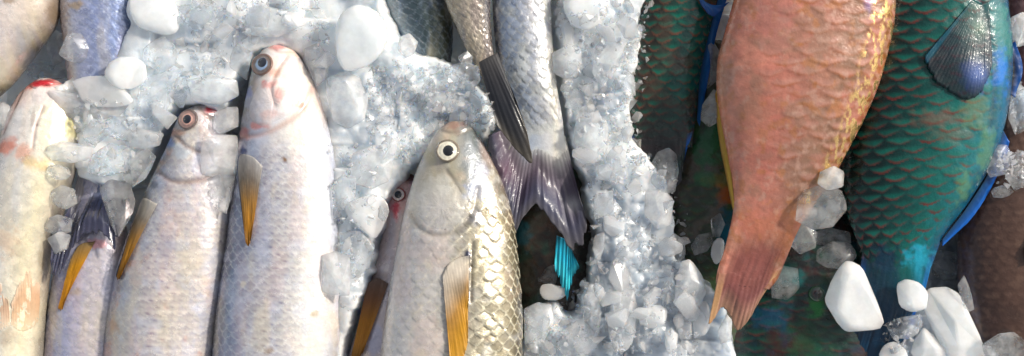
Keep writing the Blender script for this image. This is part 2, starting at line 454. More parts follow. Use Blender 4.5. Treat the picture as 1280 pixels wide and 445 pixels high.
def vstops(v, stops):
    k = [a for a, b in stops]; L = np.array([lin(b) for a, b in stops])
    return np.stack([np.interp(v, k, L[:, a]) for a in range(3)], -1)

def blots(C, c, lst):
    for x, y, rx, ry, col, a in lst:
        n = fbm(c['x'] / 7 + x, c['y'] / 7 + y, 21, 3)
        d = np.sqrt(((c['x'] - x) / rx) ** 2 + ((c['y'] - y) / ry) ** 2) + (n - 0.5) * 1.3
        C = mixc(C, lin(col), a * (1 - sstep(0.35, 1.15, d)))
    return C

def cloud(C, c, col, scale, lo, hi, a, seed, sx=1.0, long=1.0):
    return mixc(C, lin(col), a * sstep(lo, hi, fbm(c['x'] / scale * sx, c['y'] / (scale * long), seed, 4)))

# ================================================================== THE FISH
def mullet_paint(stops, head_u, head_stops, scale_col=(120, 128, 140), scale_edge=(225, 222, 214), sa=0.5, se=0.4,
                 blotch=(), crcol=(150, 140, 135), cra=0.6, metal=0.15, blue=0.35, pinkc=0.3, shimmer=None, rust=None):
    def f(c):
        v, u, m = c['v'], c['u'], c['m']
        vv = v + 0.22 * (fbm(c['x'] / 30, c['y'] / 40, 3, 3) - 0.5)
        C = vstops(vv, stops)
        if head_stops is not None:
            Hh = vstops(vv, head_stops); k = (1 - sstep(head_u * 0.8, head_u * 1.2, u))[..., None]
            C = C * (1 - k) + Hh * k
        C = C * (0.95 + 0.12 * fbm(c['x'] / 5, c['y'] / 8, 8, 3))[..., None]
        # scale pockets and rims
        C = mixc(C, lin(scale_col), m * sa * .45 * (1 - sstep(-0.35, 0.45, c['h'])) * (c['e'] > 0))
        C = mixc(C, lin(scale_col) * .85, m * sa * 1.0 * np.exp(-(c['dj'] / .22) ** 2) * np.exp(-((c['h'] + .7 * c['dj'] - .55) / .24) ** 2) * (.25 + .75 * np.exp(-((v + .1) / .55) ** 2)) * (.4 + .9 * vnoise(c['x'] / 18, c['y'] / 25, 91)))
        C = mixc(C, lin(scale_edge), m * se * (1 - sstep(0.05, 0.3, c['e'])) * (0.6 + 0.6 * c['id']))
        C = cloud(C, c, (158, 172, 206), 18, 0.5, 0.75, blue * .7, 61, long=4)
        C = cloud(C, c, (230, 190, 176), 22, 0.5, 0.76, pinkc * .8, 62, long=4)
        C = cloud(C, c, (234, 218, 176), 20, 0.5, 0.74, .28, 66, long=4)
        C = cloud(C, c, (150, 172, 214), 10, 0.56, 0.76, blue * .6, 67, long=5)
        if shimmer: C = cloud(C, c, shimmer[0], 16, 0.5, 0.72, shimmer[1], 63)
        if rust: C = cloud(C, c, rust[0], 20, 0.66, 0.8, rust[1], 64)
        C = blots(C, c, blotch)
        for g in c['cr']: C = mixc(C, lin(crcol), cra * g)
        M = np.clip(2.3 * metal * m * (0.4 + 0.6 * c['id']) + 0.06, 0, .7)
        return np.concatenate([C, M[..., None]], -1)
    return f

def tail_for(F, span, length, cols, **kw):
    e = F.end; cx, cy = (e[0] + e[2]) / 2, (e[1] + e[3]) / 2
    b0, b1 = (e[0], e[1]), (e[2], e[3])
    dx, dy = -(e[3] - e[1]), (e[2] - e[0]); n = math.hypot(dx, dy); dx /= n; dy /= n
    px, py = dy, -dx
    tips = [(cx - px * -span * a + dx * length * l, cy - py * -span * a + dy * length * l) for a, l in ((-1, 1), (-0.5, .72), (0, .5), (0.5, .72), (1, 1))]
    if (tips[0][0] - cx) * (b0[0] - cx) + (tips[0][1] - cy) * (b0[1] - cy) < 0: tips = tips[::-1]
    return fin(F, 'tail_fin', [b0, (cx, cy), b1], tips, cols, z0=F.endz, z1=F.endz, hug=False, **kw)

YEL = [(236, 226, 206), (150, 128, 90), (200, 142, 34), (196, 134, 24), (150, 100, 22)]

# --- belly-up mullet at the far left
st = [(44, 98, 60, 97), (31, 107, 75, 104), (16, 128, 88, 122), (4, 155, 96, 150), (-8, 200, 98, 188), (-20, 270, 86, 240),
      (-28, 345, 62, 320), (-32, 400, 54, 385), (-32, 450, 50, 445)]
st = ext_tail(st, 240)
FA = make_fish('mullet', 'cream white mullet lying belly up at the far left edge, red gill at its head', st, 52, 0.72,
    mullet_paint([(-1, (196, 192, 190)), (-.4, (232, 226, 220)), (0, (240, 234, 222)), (.5, (238, 226, 190)), (.85, (196, 184, 160)), (1, (130, 122, 110))],
                 0.06, [(-1, (200, 170, 165)), (0, (238, 226, 220)), (1, (232, 205, 190))], sa=0.14, se=0.12, blue=0.12, pinkc=0.28,
                 blotch=[(56, 104, 22, 7, (196, 28, 40), .95), (40, 108, 12, 6, (222, 120, 110), .7), (20, 185, 14, 11, (224, 120, 84), .75), (44, 192, 12, 12, (226, 150, 116), .6),
                         (28, 175, 10, 6, (230, 140, 110), .5), (58, 205, 22, 10, (232, 200, 140), .7), (52, 150, 3, 16, (150, 130, 120), .5),
                         (22, 300, 16, 24, (232, 190, 150), .4), (16, 420, 14, 14, (180, 150, 120), .4), (92, 160, 12, 18, (206, 196, 130), .6), (57, 158, 1.8, 3, (40, 30, 30), .8)],
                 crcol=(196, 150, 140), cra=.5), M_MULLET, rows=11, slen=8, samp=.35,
    creases=[([(30, 110), (24, 135), (12, 165)], 3, 2.0), ([(62, 135), (56, 160), (54, 185)], 2, 1.2)], zs=[(0, -10), (.2, 0), (1, -20)])
fin(FA, 'pelvic_fin', [(-3, 402), (10, 410), (22, 404)], [(-14, 345), (-2, 332), (21, 372)], [(222, 176, 140), (214, 160, 120), (216, 166, 128), (230, 204, 180)], rays=9, label='pale orange pelvic fin', lift=(-.3, .2), rag=.1, streak=.1, blend=(.8, .4), thick=.3)
fin(FA, 'pelvic_fin', [(23, 404), (35, 412), (50, 405)], [(25, 374), (44, 334), (54, 352)], [(222, 176, 140), (210, 156, 112), (214, 162, 122), (230, 204, 180)], rays=9, label='pale orange pelvic fin', lift=(-.3, .2), rag=.1, streak=.1, blend=(.8, .4), thick=.3)
patch(FA, 'gill_flap', [(36, 106), (50, 99), (70, 101), (76, 106), (60, 108), (46, 112)], 3.0, lambda C, X, Y, r: mixc(C, lin((190, 30, 42)), 0.85 * (1 - sstep(.5, .95, r))), label='blood red gill edge')
tail_for(FA, 46, 80, [(200, 190, 180), (150, 140, 130), (90, 88, 86)])

# --- pale fish in the top-left corner
st = [(-50, -110, 96, -70), (-70, -40, 78, -4), (-84, 10, 70, 30), (-96, 60, 46, 66), (-100, 100, 16, 104), (-96, 150, -16, 134), (-90, 200, -44, 180)]
st = ext_head(st, 120)
F2 = make_fish('grey_fish', 'pale lilac grey fish cut off by the top left corner', st, 44, 0.6,
    mullet_paint([(-1, (190, 186, 190)), (0, (206, 200, 206)), (.45, (200, 194, 200)), (.75, (168, 158, 146)), (.92, (130, 118, 98)), (1, (80, 72, 62))], .02, None,
                 sa=.12, se=.1, blue=.2, pinkc=.2, blotch=[(28, 6, 8, 5, (150, 128, 104), .7), (70, 20, 6, 14, (120, 96, 70), .5), (10, 88, 14, 20, (186, 178, 158), .6)], metal=.1), M_MULLET, rows=13, slen=7, samp=.3)
tail_for(F2, 60, 90, [(180, 170, 160), (120, 110, 100), (90, 84, 80)])

# --- blue mullet whose dark tail comes out under the ice
st = [(72, -70, 172, -70), (75, 0, 171, 0), (80, 60, 173, 60), (90, 130, 164, 130), (101, 185, 151, 185), (108, 222, 143, 222)]
st = ext_head(st, 260)
F3 = make_fish('blue_mullet', 'blue silver mullet at the top left, navy tail fin sticking out below the ice', st, 38, 0.6,
    mullet_paint([(-1, (150, 140, 132)), (-.75, (206, 200, 196)), (-.4, (176, 180, 204)), (.1, (150, 162, 200)), (.6, (128, 142, 178)), (1, (88, 100, 122))], .02, None,
                 scale_col=(104, 122, 172), scale_edge=(204, 212, 228), sa=.5, se=.45, blue=.45, pinkc=.1, blotch=[(104, 10, 11, 7, (176, 150, 110), .75)], metal=.2), M_MULLET, rows=9, slen=6, samp=.8)
NAVY = [(96, 100, 122), (46, 54, 82), (34, 40, 66), (44, 46, 66), (60, 60, 78)]
fin(F3, 'tail_fin', [(103, 196), (125, 200), (149, 196)], [(72, 330), (78, 352), (102, 318), (124, 292), (140, 298), (153, 312), (168, 262)], NAVY, z0=58, z1=72, hug='tail', rays=16, rag=.14, ridge=.4, streak=.3)

# --- small mullet under that tail
st = [(98, 240, 150, 240), (82, 290, 160, 290), (67, 350, 166, 350), (58, 410, 168, 410), (54, 460, 168, 460)]
st = ext_tail(ext_head(st, 60), 260)
F4 = make_fish('mullet', 'small lilac mullet at the bottom left, half hidden beneath the navy tail fin', st, 26, 0.62,
    mullet_paint([(-1, (96, 100, 120)), (-.7, (140, 146, 176)), (-.3, (182, 178, 198)), (.2, (206, 196, 198)), (.7, (200, 190, 192)), (1, (150, 140, 140))], .02, None,
                 scale_col=(110, 116, 160), sa=.38, se=.3, blue=.4, pinkc=.3, blotch=[(106, 362, 8, 6, (168, 148, 120), .6), (130, 302, 12, 7, (226, 150, 150), .7)], metal=.15), M_MULLET, rows=9, slen=7, samp=.7)
fin(F4, 'pectoral_fin', [(98, 322), (110, 304), (128, 300)], [(84, 384), (88, 386), (92, 376)], YEL[1:], rays=8, rag=.05, lift=(1.2, 4), label='ochre pectoral fin')
tail_for(F4, 44, 80, [(120, 116, 120), (80, 80, 90), (60, 60, 70)])

# --- mullet with its face under the ice
st = [(246, 132, 262, 132), (232, 138, 272, 137), (222, 152, 279, 148), (212, 175, 286, 172), (198, 205, 291, 205), (180, 243, 293, 240), (160, 292, 290, 290),
      (144, 345, 284, 345), (133, 400, 277, 400), (127, 450, 271, 450)]
st = ext_tail(st, 330)
FC = make_fish('mullet', 'silver mullet second from the left with an amber fin, ice blocks against its red mouth', st, 44, 0.62,
    mullet_paint([(-1, (50, 54, 60)), (-.88, (98, 106, 118)), (-.65, (156, 162, 172)), (-.25, (212, 208, 206)), (.2, (226, 216, 206)), (.6, (222, 212, 202)), (.9, (196, 188, 180)), (1, (150, 140, 132))],
                 .11, [(-1, (84, 82, 84)), (-.7, (150, 138, 132)), (-.3, (200, 194, 190)), (.3, (220, 214, 214)), (1, (206, 190, 186))],
                 scale_col=(124, 114, 144), sa=.75, se=.3, blue=.3, pinkc=.38, shimmer=((196, 205, 225), .3), rust=((214, 150, 120), .35),
                 blotch=[(263, 137, 7, 8, (206, 44, 58), .95), (254, 142, 5, 4, (206, 190, 190), .4), (212, 178, 12, 9, (98, 134, 196), .7), (205, 192, 10, 8, (110, 150, 205), .55), (200, 205, 14, 6, (196, 160, 120), .5),
                         (222, 166, 16, 5, (206, 150, 120), .6), (232, 190, 22, 10, (190, 206, 220), .5), (150, 405, 10, 12, (170, 130, 100), .5), (180, 330, 12, 30, (214, 190, 176), .4),
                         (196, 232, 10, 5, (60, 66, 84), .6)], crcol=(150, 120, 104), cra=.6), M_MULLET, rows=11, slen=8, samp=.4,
    creases=[([(222, 168), (240, 184), (262, 192), (280, 190)], 3, 2.0), ([(200, 214), (222, 226), (256, 226), (284, 214)], 3.5, 2.6), ([(252, 134), (262, 146), (272, 150)], 2, 1.5)],
    humps=[(240, 150, 20, 3), (240, 205, 26, 3)])
eye(FC, 240, 150, 13.5, ring=(150, 120, 112), rim=(96, 80, 76), pup=(16, 20, 32), inner=(206, 160, 146), pr=.42)
fin(FC, 'pectoral_fin', [(174, 268), (184, 248), (206, 254)], [(152, 344), (156, 349), (164, 336)], YEL, rays=10, rag=.04, lift=(1.2, 3.5), label='amber pectoral fin with dark edge', blend=(.5, 0), edge=('l', (58, 58, 66)), edge_w=.12)
tail_for(FC, 60, 100, [(160, 156, 160), (100, 100, 110), (60, 60, 70)])

# --- mullet in the middle of the left row
st = [(338, 57, 350, 56), (329, 62, 362, 60), (321, 73, 372, 68), (314, 92, 384, 86), (307, 122, 398, 116), (301, 155, 409, 150), (296, 190, 417, 190), (291, 235, 423, 235), (285, 290, 427, 290),
      (277, 345, 428, 345), (270, 400, 427, 400), (265, 450, 425, 450)]
st = ext_tail(st, 380)
FD = make_fish('mullet', 'large white mullet with red blood marks on its cheek and a blue grey back', st, 54, 0.62,
    mullet_paint([(-1, (36, 42, 50)), (-.9, (72, 84, 102)), (-.72, (118, 134, 156)), (-.45, (172, 178, 192)), (-.1, (212, 207, 204)), (.3, (226, 221, 211)), (.6, (226, 223, 214)), (.86, (206, 206, 208)), (1, (170, 168, 170))],
                 .12, [(-1, (82, 80, 74)), (-.75, (148, 142, 134)), (-.35, (214, 208, 206)), (.2, (240, 234, 228)), (.7, (236, 222, 206)), (1, (190, 160, 140))],
                 scale_col=(112, 106, 142), scale_edge=(232, 234, 236), sa=.8, se=.4, blue=.25, pinkc=.25, shimmer=((206, 212, 230), .3),
                 blotch=[(348, 60, 12, 6, (214, 130, 120), .8), (345, 108, 9, 6, (206, 66, 48), .85), (354, 122, 9, 10, (214, 84, 62), .65), (377, 131, 9, 8, (220, 112, 86), .65), (348, 92, 12, 7, (226, 150, 118), .5),
                         (330, 158, 14, 5, (196, 92, 66), .6), (310, 168, 9, 8, (186, 84, 66), .6), (345, 145, 20, 6, (222, 150, 130), .5), (312, 118, 12, 10, (130, 140, 196), .6), (318, 130, 18, 12, (170, 176, 200), .5),
                         (363, 200, 4, 5, (120, 80, 24), .95), (308, 190, 6, 6, (30, 52, 108), .95), (335, 108, 5, 6, (200, 60, 50), .6),
                         (312, 353, 5, 6, (230, 220, 200), .7), (345, 432, 8, 5, (150, 130, 110), .7), (400, 388, 7, 4, (170, 150, 120), .7), (404, 112, 6, 10, (150, 130, 110), .5), (372, 100, 20, 22, (242, 232, 208), .5)],
                 crcol=(186, 140, 124), cra=.5), M_MULLET, rows=12, slen=8.5, samp=.5,
    smask=lambda c: sstep(.13, .2, c['u']) * (1 - .65 * sstep(.1, .7, c['v'])),
    creases=[([(392, 112), (384, 135), (362, 156), (330, 170), (304, 172)], 3.5, 2.6), ([(362, 72), (352, 88), (344, 112), (350, 134)], 3, 1.6), ([(338, 60), (350, 66), (364, 66)], 2, 1.4)],
    humps=[(331, 84, 20, 3), (362, 126, 26, 4)])
eye(FD, 331, 82, 15, ring=(120, 104, 96), rim=(110, 80, 66), pup=(22, 28, 44), inner=(150, 176, 206), pr=.42, dx=1, dy=-2)
patch(FD, 'gill_cover', [(326, 110), (344, 98), (368, 102), (384, 116), (378, 138), (356, 152), (330, 160), (316, 148)], 3.5,
      lambda C, X, Y, r: mixc(C, lin((238, 226, 220)), .25 + .2 * fbm(X / 8, Y / 8, 2)))
fin(FD, 'pectoral_fin', [(301, 214), (306, 194), (322, 196), (336, 208)], [(316, 302), (319, 307), (323, 298)], YEL, rays=11, rag=.03, lift=(1.2, 3.5), edge=('l', (62, 60, 62)), edge_w=.1, label='amber pectoral fin with pale root', blend=(.5, 0))
tail_for(FD, 66, 110, [(160, 156, 160), (100, 100, 110), (60, 60, 70)])

# --- mullet pinned under the front one, only face and fin show
st = [(500, 218, 514, 217), (491, 226, 528, 225), (486, 245, 540, 244), (478, 290, 550, 290), (464, 345, 556, 345), (448, 400, 556, 400), (434, 450, 552, 450)]
st = ext_tail(st, 260)
FE = make_fish('mullet', 'reddish faced mullet peeking out from under the scaly front mullet', st, 22, 0.6,
    mullet_paint([(-1, (190, 170, 168)), (-.6, (212, 196, 194)), (0, (206, 192, 188)), (1, (150, 140, 136))], .1, [(-1, (186, 120, 116)), (-.4, (196, 150, 146)), (1, (120, 70, 66))], sa=.18, se=.15, blue=.2, pinkc=.35,
                 blotch=[(496, 264, 7, 11, (196, 36, 62), .9), (512, 222, 10, 6, (96, 40, 40), .8), (488, 232, 6, 8, (170, 70, 70), .6), (478, 345, 12, 10, (110, 84, 80), .5), (470, 420, 20, 20, (176, 180, 206), .6)]), M_MULLET, rows=9, slen=7, samp=.5)
eye(FE, 499, 243, 9.5, ring=(222, 206, 200), rim=(150, 70, 66), pup=(14, 16, 24), pr=.5)
fin(FE, 'pectoral_fin', [(462, 352), (474, 346), (488, 352)], [(441, 448), (446, 452), (456, 440)], [(120, 96, 84), (132, 88, 54), (170, 112, 30), (176, 120, 40), (120, 80, 30)], rays=9, lift=(1.2, 4), z0=46, z1=50, label='brown ochre pectoral fin')
tail_for(FE, 46, 80, [(160, 150, 150), (100, 96, 100), (60, 60, 70)])

# --- the scaly mullet in front
st = [(563, 152, 576, 151), (553, 159, 588, 158), (543, 170, 598, 170), (532, 189, 609, 188), (520, 215, 622, 214), (510, 245, 633, 243), (501, 282, 642, 280), (493, 325, 648, 322), (485, 370, 652, 368),
      (478, 415, 653, 412), (473, 455, 652, 452)]
st = ext_tail(st, 400)
def f_mask(c): return sstep(.12, .17, c['u']) * (0.45 + .55 * sstep(-.4, .5, c['v'] + .2 * (fbm(c['x'] / 20, c['y'] / 20, 4) - .5)))
FF = make_fish('mullet', 'front mullet with big golden edged scales down its right side and a wide awake eye', st, 72, 0.62,
    mullet_paint([(-1, (198, 196, 196)), (-.8, (214, 211, 210)), (-.3, (212, 205, 200)), (-.05, (200, 193, 180)), (.3, (170, 162, 140)), (.7, (150, 140, 112)), (.9, (122, 112, 88)), (1, (90, 80, 62))],
                 .13, [(-1, (188, 182, 170)), (-.5, (176, 166, 144)), (0, (158, 152, 132)), (.4, (110, 114, 112)), (.75, (90, 96, 92)), (1, (76, 72, 62))],
                 scale_col=(112, 102, 84), scale_edge=(236, 226, 196), sa=.9, se=.95, blue=.12, pinkc=.3, shimmer=((224, 222, 216), .3), rust=((206, 176, 150), .25), metal=.22,
                 blotch=[(568, 157, 16, 7, (150, 110, 96), .7), (570, 164, 8, 8, (120, 84, 72), .5), (538, 192, 10, 16, (176, 166, 132), .6), (592, 238, 14, 16, (136, 152, 190), .55), (600, 215, 12, 14, (126, 128, 150), .6), (594, 264, 9, 16, (112, 122, 150), .5),
                         (585, 195, 10, 22, (104, 112, 120), .5), (550, 235, 26, 16, (206, 204, 196), .5), (587, 315, 6, 7, (24, 32, 62), .95), (540, 327, 7, 7, (232, 222, 200), .6), (532, 433, 10, 8, (228, 212, 180), .6), (559, 285, 1.6, 1.6, (30, 26, 26), .9),
                         (540, 310, 26, 30, (224, 206, 198), .5), (536, 420, 24, 40, (226, 206, 196), .5), (520, 262, 12, 20, (206, 196, 176), .5)],
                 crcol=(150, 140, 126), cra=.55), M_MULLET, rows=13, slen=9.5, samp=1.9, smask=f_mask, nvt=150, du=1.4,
    creases=[([(598, 236), (592, 262), (580, 282), (556, 292), (530, 286), (516, 268)], 4, 1.6), ([(560, 214), (572, 232), (578, 256)], 3, 1.3), ([(553, 164), (566, 168), (580, 166), (590, 160)], 2, 1.6), ([(592, 300), (591, 330), (590, 372)], 2.2, 2)],
    humps=[(561, 190, 20, 3), (550, 255, 30, 2)])
eye(FF, 561, 189, 15, ring=(226, 220, 200), rim=(112, 100, 84), pup=(12, 14, 18), pr=.46, dx=1, dy=0)
patch(FF, 'gill_cover', [(522, 240), (545, 226), (572, 228), (590, 244), (590, 266), (577, 284), (554, 291), (530, 285), (516, 264)], .7,
      lambda C, X, Y, r: mixc(C, lin((206, 202, 194)), .35 * (1 - sstep(.6, 1, r))))
fin(FF, 'pectoral_fin', [(556, 340), (564, 326), (580, 318), (590, 316)], [(566, 448), (571, 456), (578, 448), (588, 372)], [(240, 230, 214), (214, 190, 160), (196, 140, 40), (206, 150, 36), (200, 150, 60)], rays=11, rag=.04, lift=(1.2, 4), edge=('r', (70, 64, 58)), edge_w=.07,
    spots=[(576, 335, 14, (236, 226, 210), .7), (578, 356, 12, (130, 116, 96), .6)], label='yellow pectoral fin with white root', blend=(.6, 0))
tail_for(FF, 70, 120, [(160, 156, 150), (110, 104, 96), (60, 60, 60)])

# --- dark olive blue mullet at the top
st = [(462, -60, 566, -60), (478, 0, 567, 0), (494, 32, 566, 34), (514, 66, 564, 68), (526, 100, 558, 102)]
st = ext_head(st, 300)
F9 = make_fish('dark_mullet', 'dark olive blue mullet at the top centre, its tail buried in crushed ice', st, 30, 0.6,
    mullet_paint([(-1, (130, 142, 150)), (-.6, (86, 100, 108)), (-.1, (62, 78, 84)), (.4, (70, 80, 70)), (.8, (74, 76, 56)), (1, (48, 50, 44))], .02, None,
                 scale_col=(44, 56, 62), scale_edge=(140, 152, 164), sa=.25, se=.4, blue=.25, pinkc=0, metal=.15), M_MULLET, rows=8, slen=7, samp=1.1)
fin(F9, 'tail_fin', [(526, 100), (542, 104), (558, 101)], [(512, 160), (540, 140), (572, 162)], [(70, 74, 78), (50, 54, 60), (60, 60, 66)], z0=28, z1=20, hug=False)

# --- slim grey fish whose tail lies edge-on
st = [(540, -60, 616, -60), (556, 0, 613, 0), (571, 36, 614, 34), (586, 66, 617, 62), (600, 92, 622, 84), (608, 108, 626, 100)]
st = ext_head(st, 320)
F10 = make_fish('slim_grey_fish', 'slim brownish grey fish at the top centre with a dark tail blade pointing down', st, 62, 0.62,
    mullet_paint([(-1, (66, 60, 56)), (-.6, (126, 116, 108)), (-.1, (160, 150, 140)), (.4, (130, 122, 114)), (.8, (90, 84, 80)), (1, (50, 48, 48))], .02, None,
                 scale_col=(84, 76, 70), scale_edge=(214, 202, 186), sa=.35, se=.5, blue=.1, pinkc=.1, metal=.15), M_MULLET, rows=7, slen=5, samp=1.0)
fin(F10, 'tail_fin', [(599, 80), (609, 75), (622, 68)], [(622, 160), (652, 196), (663, 206), (660, 172), (646, 130)], [(80, 78, 78), (58, 58, 62), (46, 48, 54), (54, 54, 56), (84, 78, 70)], z0=86, z1=97, hug=False, rays=7, rag=.02, ridge=.25, bulge=6, thick=2.2, streak=.2, label='dark grey tail lobe seen edge on')

# --- silver blue mullet with the broad purple tail
st = [(612, -60, 690, -60), (615, 0, 688, 0), (618, 50, 690, 50), (626, 100, 694, 100), (636, 140, 702, 145), (638, 165, 707, 178), (632, 188, 713, 200)]
st = ext_head(st, 380)
F11 = make_fish('silver_mullet', 'bright blue silver mullet at the top centre with a broad purple grey forked tail', st, 52, 0.6,
    mullet_paint([(-1, (90, 92, 100)), (-.7, (140, 150, 164)), (-.2, (176, 186, 200)), (.3, (206, 206, 206)), (.7, (222, 218, 210)), (1, (190, 184, 180))], .02, None,
                 scale_col=(112, 130, 158), scale_edge=(222, 216, 196), sa=.45, se=.45, blue=.35, pinkc=.1, shimmer=((214, 214, 204), .5), metal=.25), M_MULLET, rows=8, slen=7.5, samp=1.2, taper=(.84, .92), smask=lambda c: 1 - sstep(140, 172, c['y']))
fin(F11, 'tail_fin', [(636, 158), (654, 164), (678, 170), (707, 170)], [(607, 172), (611, 200), (628, 250), (641, 302), (654, 276), (668, 258), (686, 280), (708, 308), (726, 322), (735, 292), (724, 250)],
    [(170, 166, 166), (132, 124, 130), (96, 84, 98), (72, 72, 90), (98, 94, 94)], z0=62, z1=70, hug='tail', bend=.35, rays=22, rag=.12, ridge=.45, streak=.45,
    spots=[(626, 215, 16, (140, 96, 110), .45), (690, 250, 20, (70, 78, 108), .45), (715, 255, 9, (206, 204, 204), .6), (655, 240, 14, (76, 70, 100), .4), (708, 190, 10, (220, 215, 205), .6)])

# --- parrotfish
def parrot_paint(base, scale_c, bar, bara=.8, patches=(), edge_v=(), mot=(), metal=0.0, gold_glint=None, tailmix=None, cra=.4, crc=(10, 30, 60)):
    def f(c):
        m = c['m']
        C = vstops(c['v'] + .15 * (fbm(c['x'] / 30, c['y'] / 30, 3) - .5), base)
        C = C * (0.7 + .6 * fbm(c['x'] / 7, c['y'] / 7, 8, 3))[..., None]
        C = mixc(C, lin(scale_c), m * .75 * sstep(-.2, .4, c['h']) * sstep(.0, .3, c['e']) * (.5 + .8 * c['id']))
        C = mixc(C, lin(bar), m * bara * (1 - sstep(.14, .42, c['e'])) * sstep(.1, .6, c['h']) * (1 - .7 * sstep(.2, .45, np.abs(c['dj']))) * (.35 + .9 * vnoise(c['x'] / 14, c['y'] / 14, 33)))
        for col, sc, lo, hi, a, sd in mot: C = cloud(C, c, col, sc, lo, hi, a, sd)
        C = blots(C, c, patches)
        if tailmix:
            y0, y1, tc_, sa_ = tailmix
            rays = vnoise(c['v'] * 22 + 0 * c['y'], c['y'] / 30, 51) * .5 + vnoise(c['v'] * 6, c['y'] / 40, 52) * .5
            C = mixc(C, lin(tc_), .9 * (1 - .75 * sstep(.45, .9, np.abs(c['v']))) * sstep(y0, y1, c['y'] + 14 * (fbm(c['x'] / 14, c['y'] / 20, 53) - .5)))
            C = C * (1 + sa_ * 2 * (rays - .5) * sstep(y0, y1, c['y']))[..., None]
        for side, w, col in edge_v:
            C = mixc(C, lin(col), sstep(1 - w, 1 - w * .5, c['v'] * side))
        for g in c['cr']: C = mixc(C, lin(crc), cra * g)
        M = np.full(C.shape[:2] + (1,), metal)
        if gold_glint:  # warm sun glints painted into colour and metallic as gold flecks
            g = (c['y'] < 255) * sstep(.52, .62, fbm(c['x'] / 4, c['y'] / 8, 71, 4)) * sstep(gold_glint[0], gold_glint[0] + .12, c['v']) * (1 - sstep(gold_glint[1], gold_glint[1] + .08, c['v']))
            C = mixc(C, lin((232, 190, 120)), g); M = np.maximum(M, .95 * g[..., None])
        return np.concatenate([C, M], -1)
    return f

# dark fish under the purple tail
st = [(640, 250, 745, 250), (630, 300, 750, 300), (636, 350, 744, 350), (650, 400, 730, 400)]
F18 = make_fish('brown_reef_fish', 'nearly black brown fish in the gap under the purple tail, with a turquoise fin', ext_tail(ext_head(st, 70), 120), -2, .4,
    parrot_paint([(-1, (30, 40, 36)), (0, (52, 42, 32)), (1, (44, 40, 34))], (46, 50, 40), (58, 36, 30), mot=[((34, 64, 52), 24, .55, .7, .7, 5), ((82, 56, 40), 20, .58, .75, .6, 6)],
                 patches=[(652, 292, 14, 22, (20, 74, 84), .8)]), M_PARROT, rows=12, slen=12, samp=.6, smask=lambda c: .8 + 0 * c['u'])
fin(F18, 'anal_fin', [(694, 292), (706, 298), (716, 318)], [(691, 338), (698, 352), (706, 376), (714, 350), (723, 332)], [(16, 104, 130), (34, 176, 204), (70, 204, 216), (30, 150, 180)], z0=44, z1=38, hug=False, rays=7, rag=.2, streak=.9, label='bright turquoise fin', ridge=.9)

# dark red green parrotfish hanging from the top
st = [(808, -60, 912, -60), (803, 0, 898, 0), (797, 40, 888, 40), (791, 85, 878, 85), (787, 125, 872, 125), (785, 158, 868, 158), (786, 184, 864, 184)]
F12 = make_fish('green_parrotfish', 'dark red and green parrotfish between ice and pink fish, tail edged in blue', ext_head(st, 380), 40, .42,
    parrot_paint([(-1, (20, 40, 38)), (-.6, (48, 40, 34)), (0, (16, 62, 54)), (.5, (8, 74, 66)), (1, (8, 56, 66))], (2, 96, 78), (104, 62, 46), 1.0,
                 mot=[((78, 56, 46), 26, .5, .7, .55, 5)], patches=[(828, 150, 50, 28, (50, 40, 38), .5)], tailmix=(140, 180, (40, 36, 36), .6)), M_PARROT, rows=6, slen=10, samp=.7, taper=(.85, .9))
fin(F12, 'tail_fin', [(785, 158), (826, 162), (868, 158)], [(788, 200), (800, 226), (826, 232), (844, 236), (858, 190)], [(26, 40, 36), (44, 32, 34), (22, 44, 40), (34, 28, 40)], z0=46, z1=38, hug='tail', rays=12, edge=('lr', (10, 92, 176)), edge_w=.13, rag=.06, streak=.7)
fin(F12, 'dorsal_fin', [(898, -30), (886, 30), (876, 80), (870, 150)], [(916, -24), (896, 40), (886, 92), (874, 158)], [(20, 60, 90), (18, 92, 150), (16, 86, 160)], z0=46, z1=44, hug=False, rays=16, rag=.03, label='bright blue fin edge', streak=.3)
fin(F12, 'anal_fin', [(862, -30), (872, 0), (884, 14)], [(872, 10), (886, 24), (908, 6)], [(16, 60, 110), (18, 92, 160), (14, 70, 140)], z0=64, z1=66, hug=False, rays=6, label='curled blue fin', rag=.03)

# olive fish between them
st = [(860, 120, 940, 120), (845, 190, 960, 190), (838, 240, 972, 240), (840, 290, 965, 290), (858, 345, 940, 345)]
F15 = make_fish('olive_reef_fish', 'dark olive fish half hidden behind the left flank of the pink parrotfish', ext_tail(ext_head(st, 70), 150), 6, .4,
    parrot_paint([(-1, (40, 40, 36)), (-.4, (48, 56, 40)), (.1, (44, 72, 44)), (.5, (60, 70, 40)), (1, (40, 50, 40))], (44, 78, 46), (78, 52, 30), .7,
                 mot=[((86, 74, 62), 24, .5, .68, .8, 5), ((84, 86, 88), 14, .58, .75, .4, 15)],
                 patches=[(885, 180, 26, 34, (22, 98, 56), .85), (905, 240, 16, 16, (150, 76, 26), .9), (900, 225, 26, 10, (120, 110, 30), .5), (878, 222, 20, 10, (20, 106, 60), .6), (868, 152, 8, 18, (80, 110, 70), .5), (905, 290, 14, 40, (10, 80, 100), .9)]), M_PARROT, rows=8, slen=10, samp=.8, smask=lambda c: .8 + 0 * c['u'])
tail_for(F15, 40, 60, [(40, 60, 60), (30, 70, 90), (30, 60, 80)])

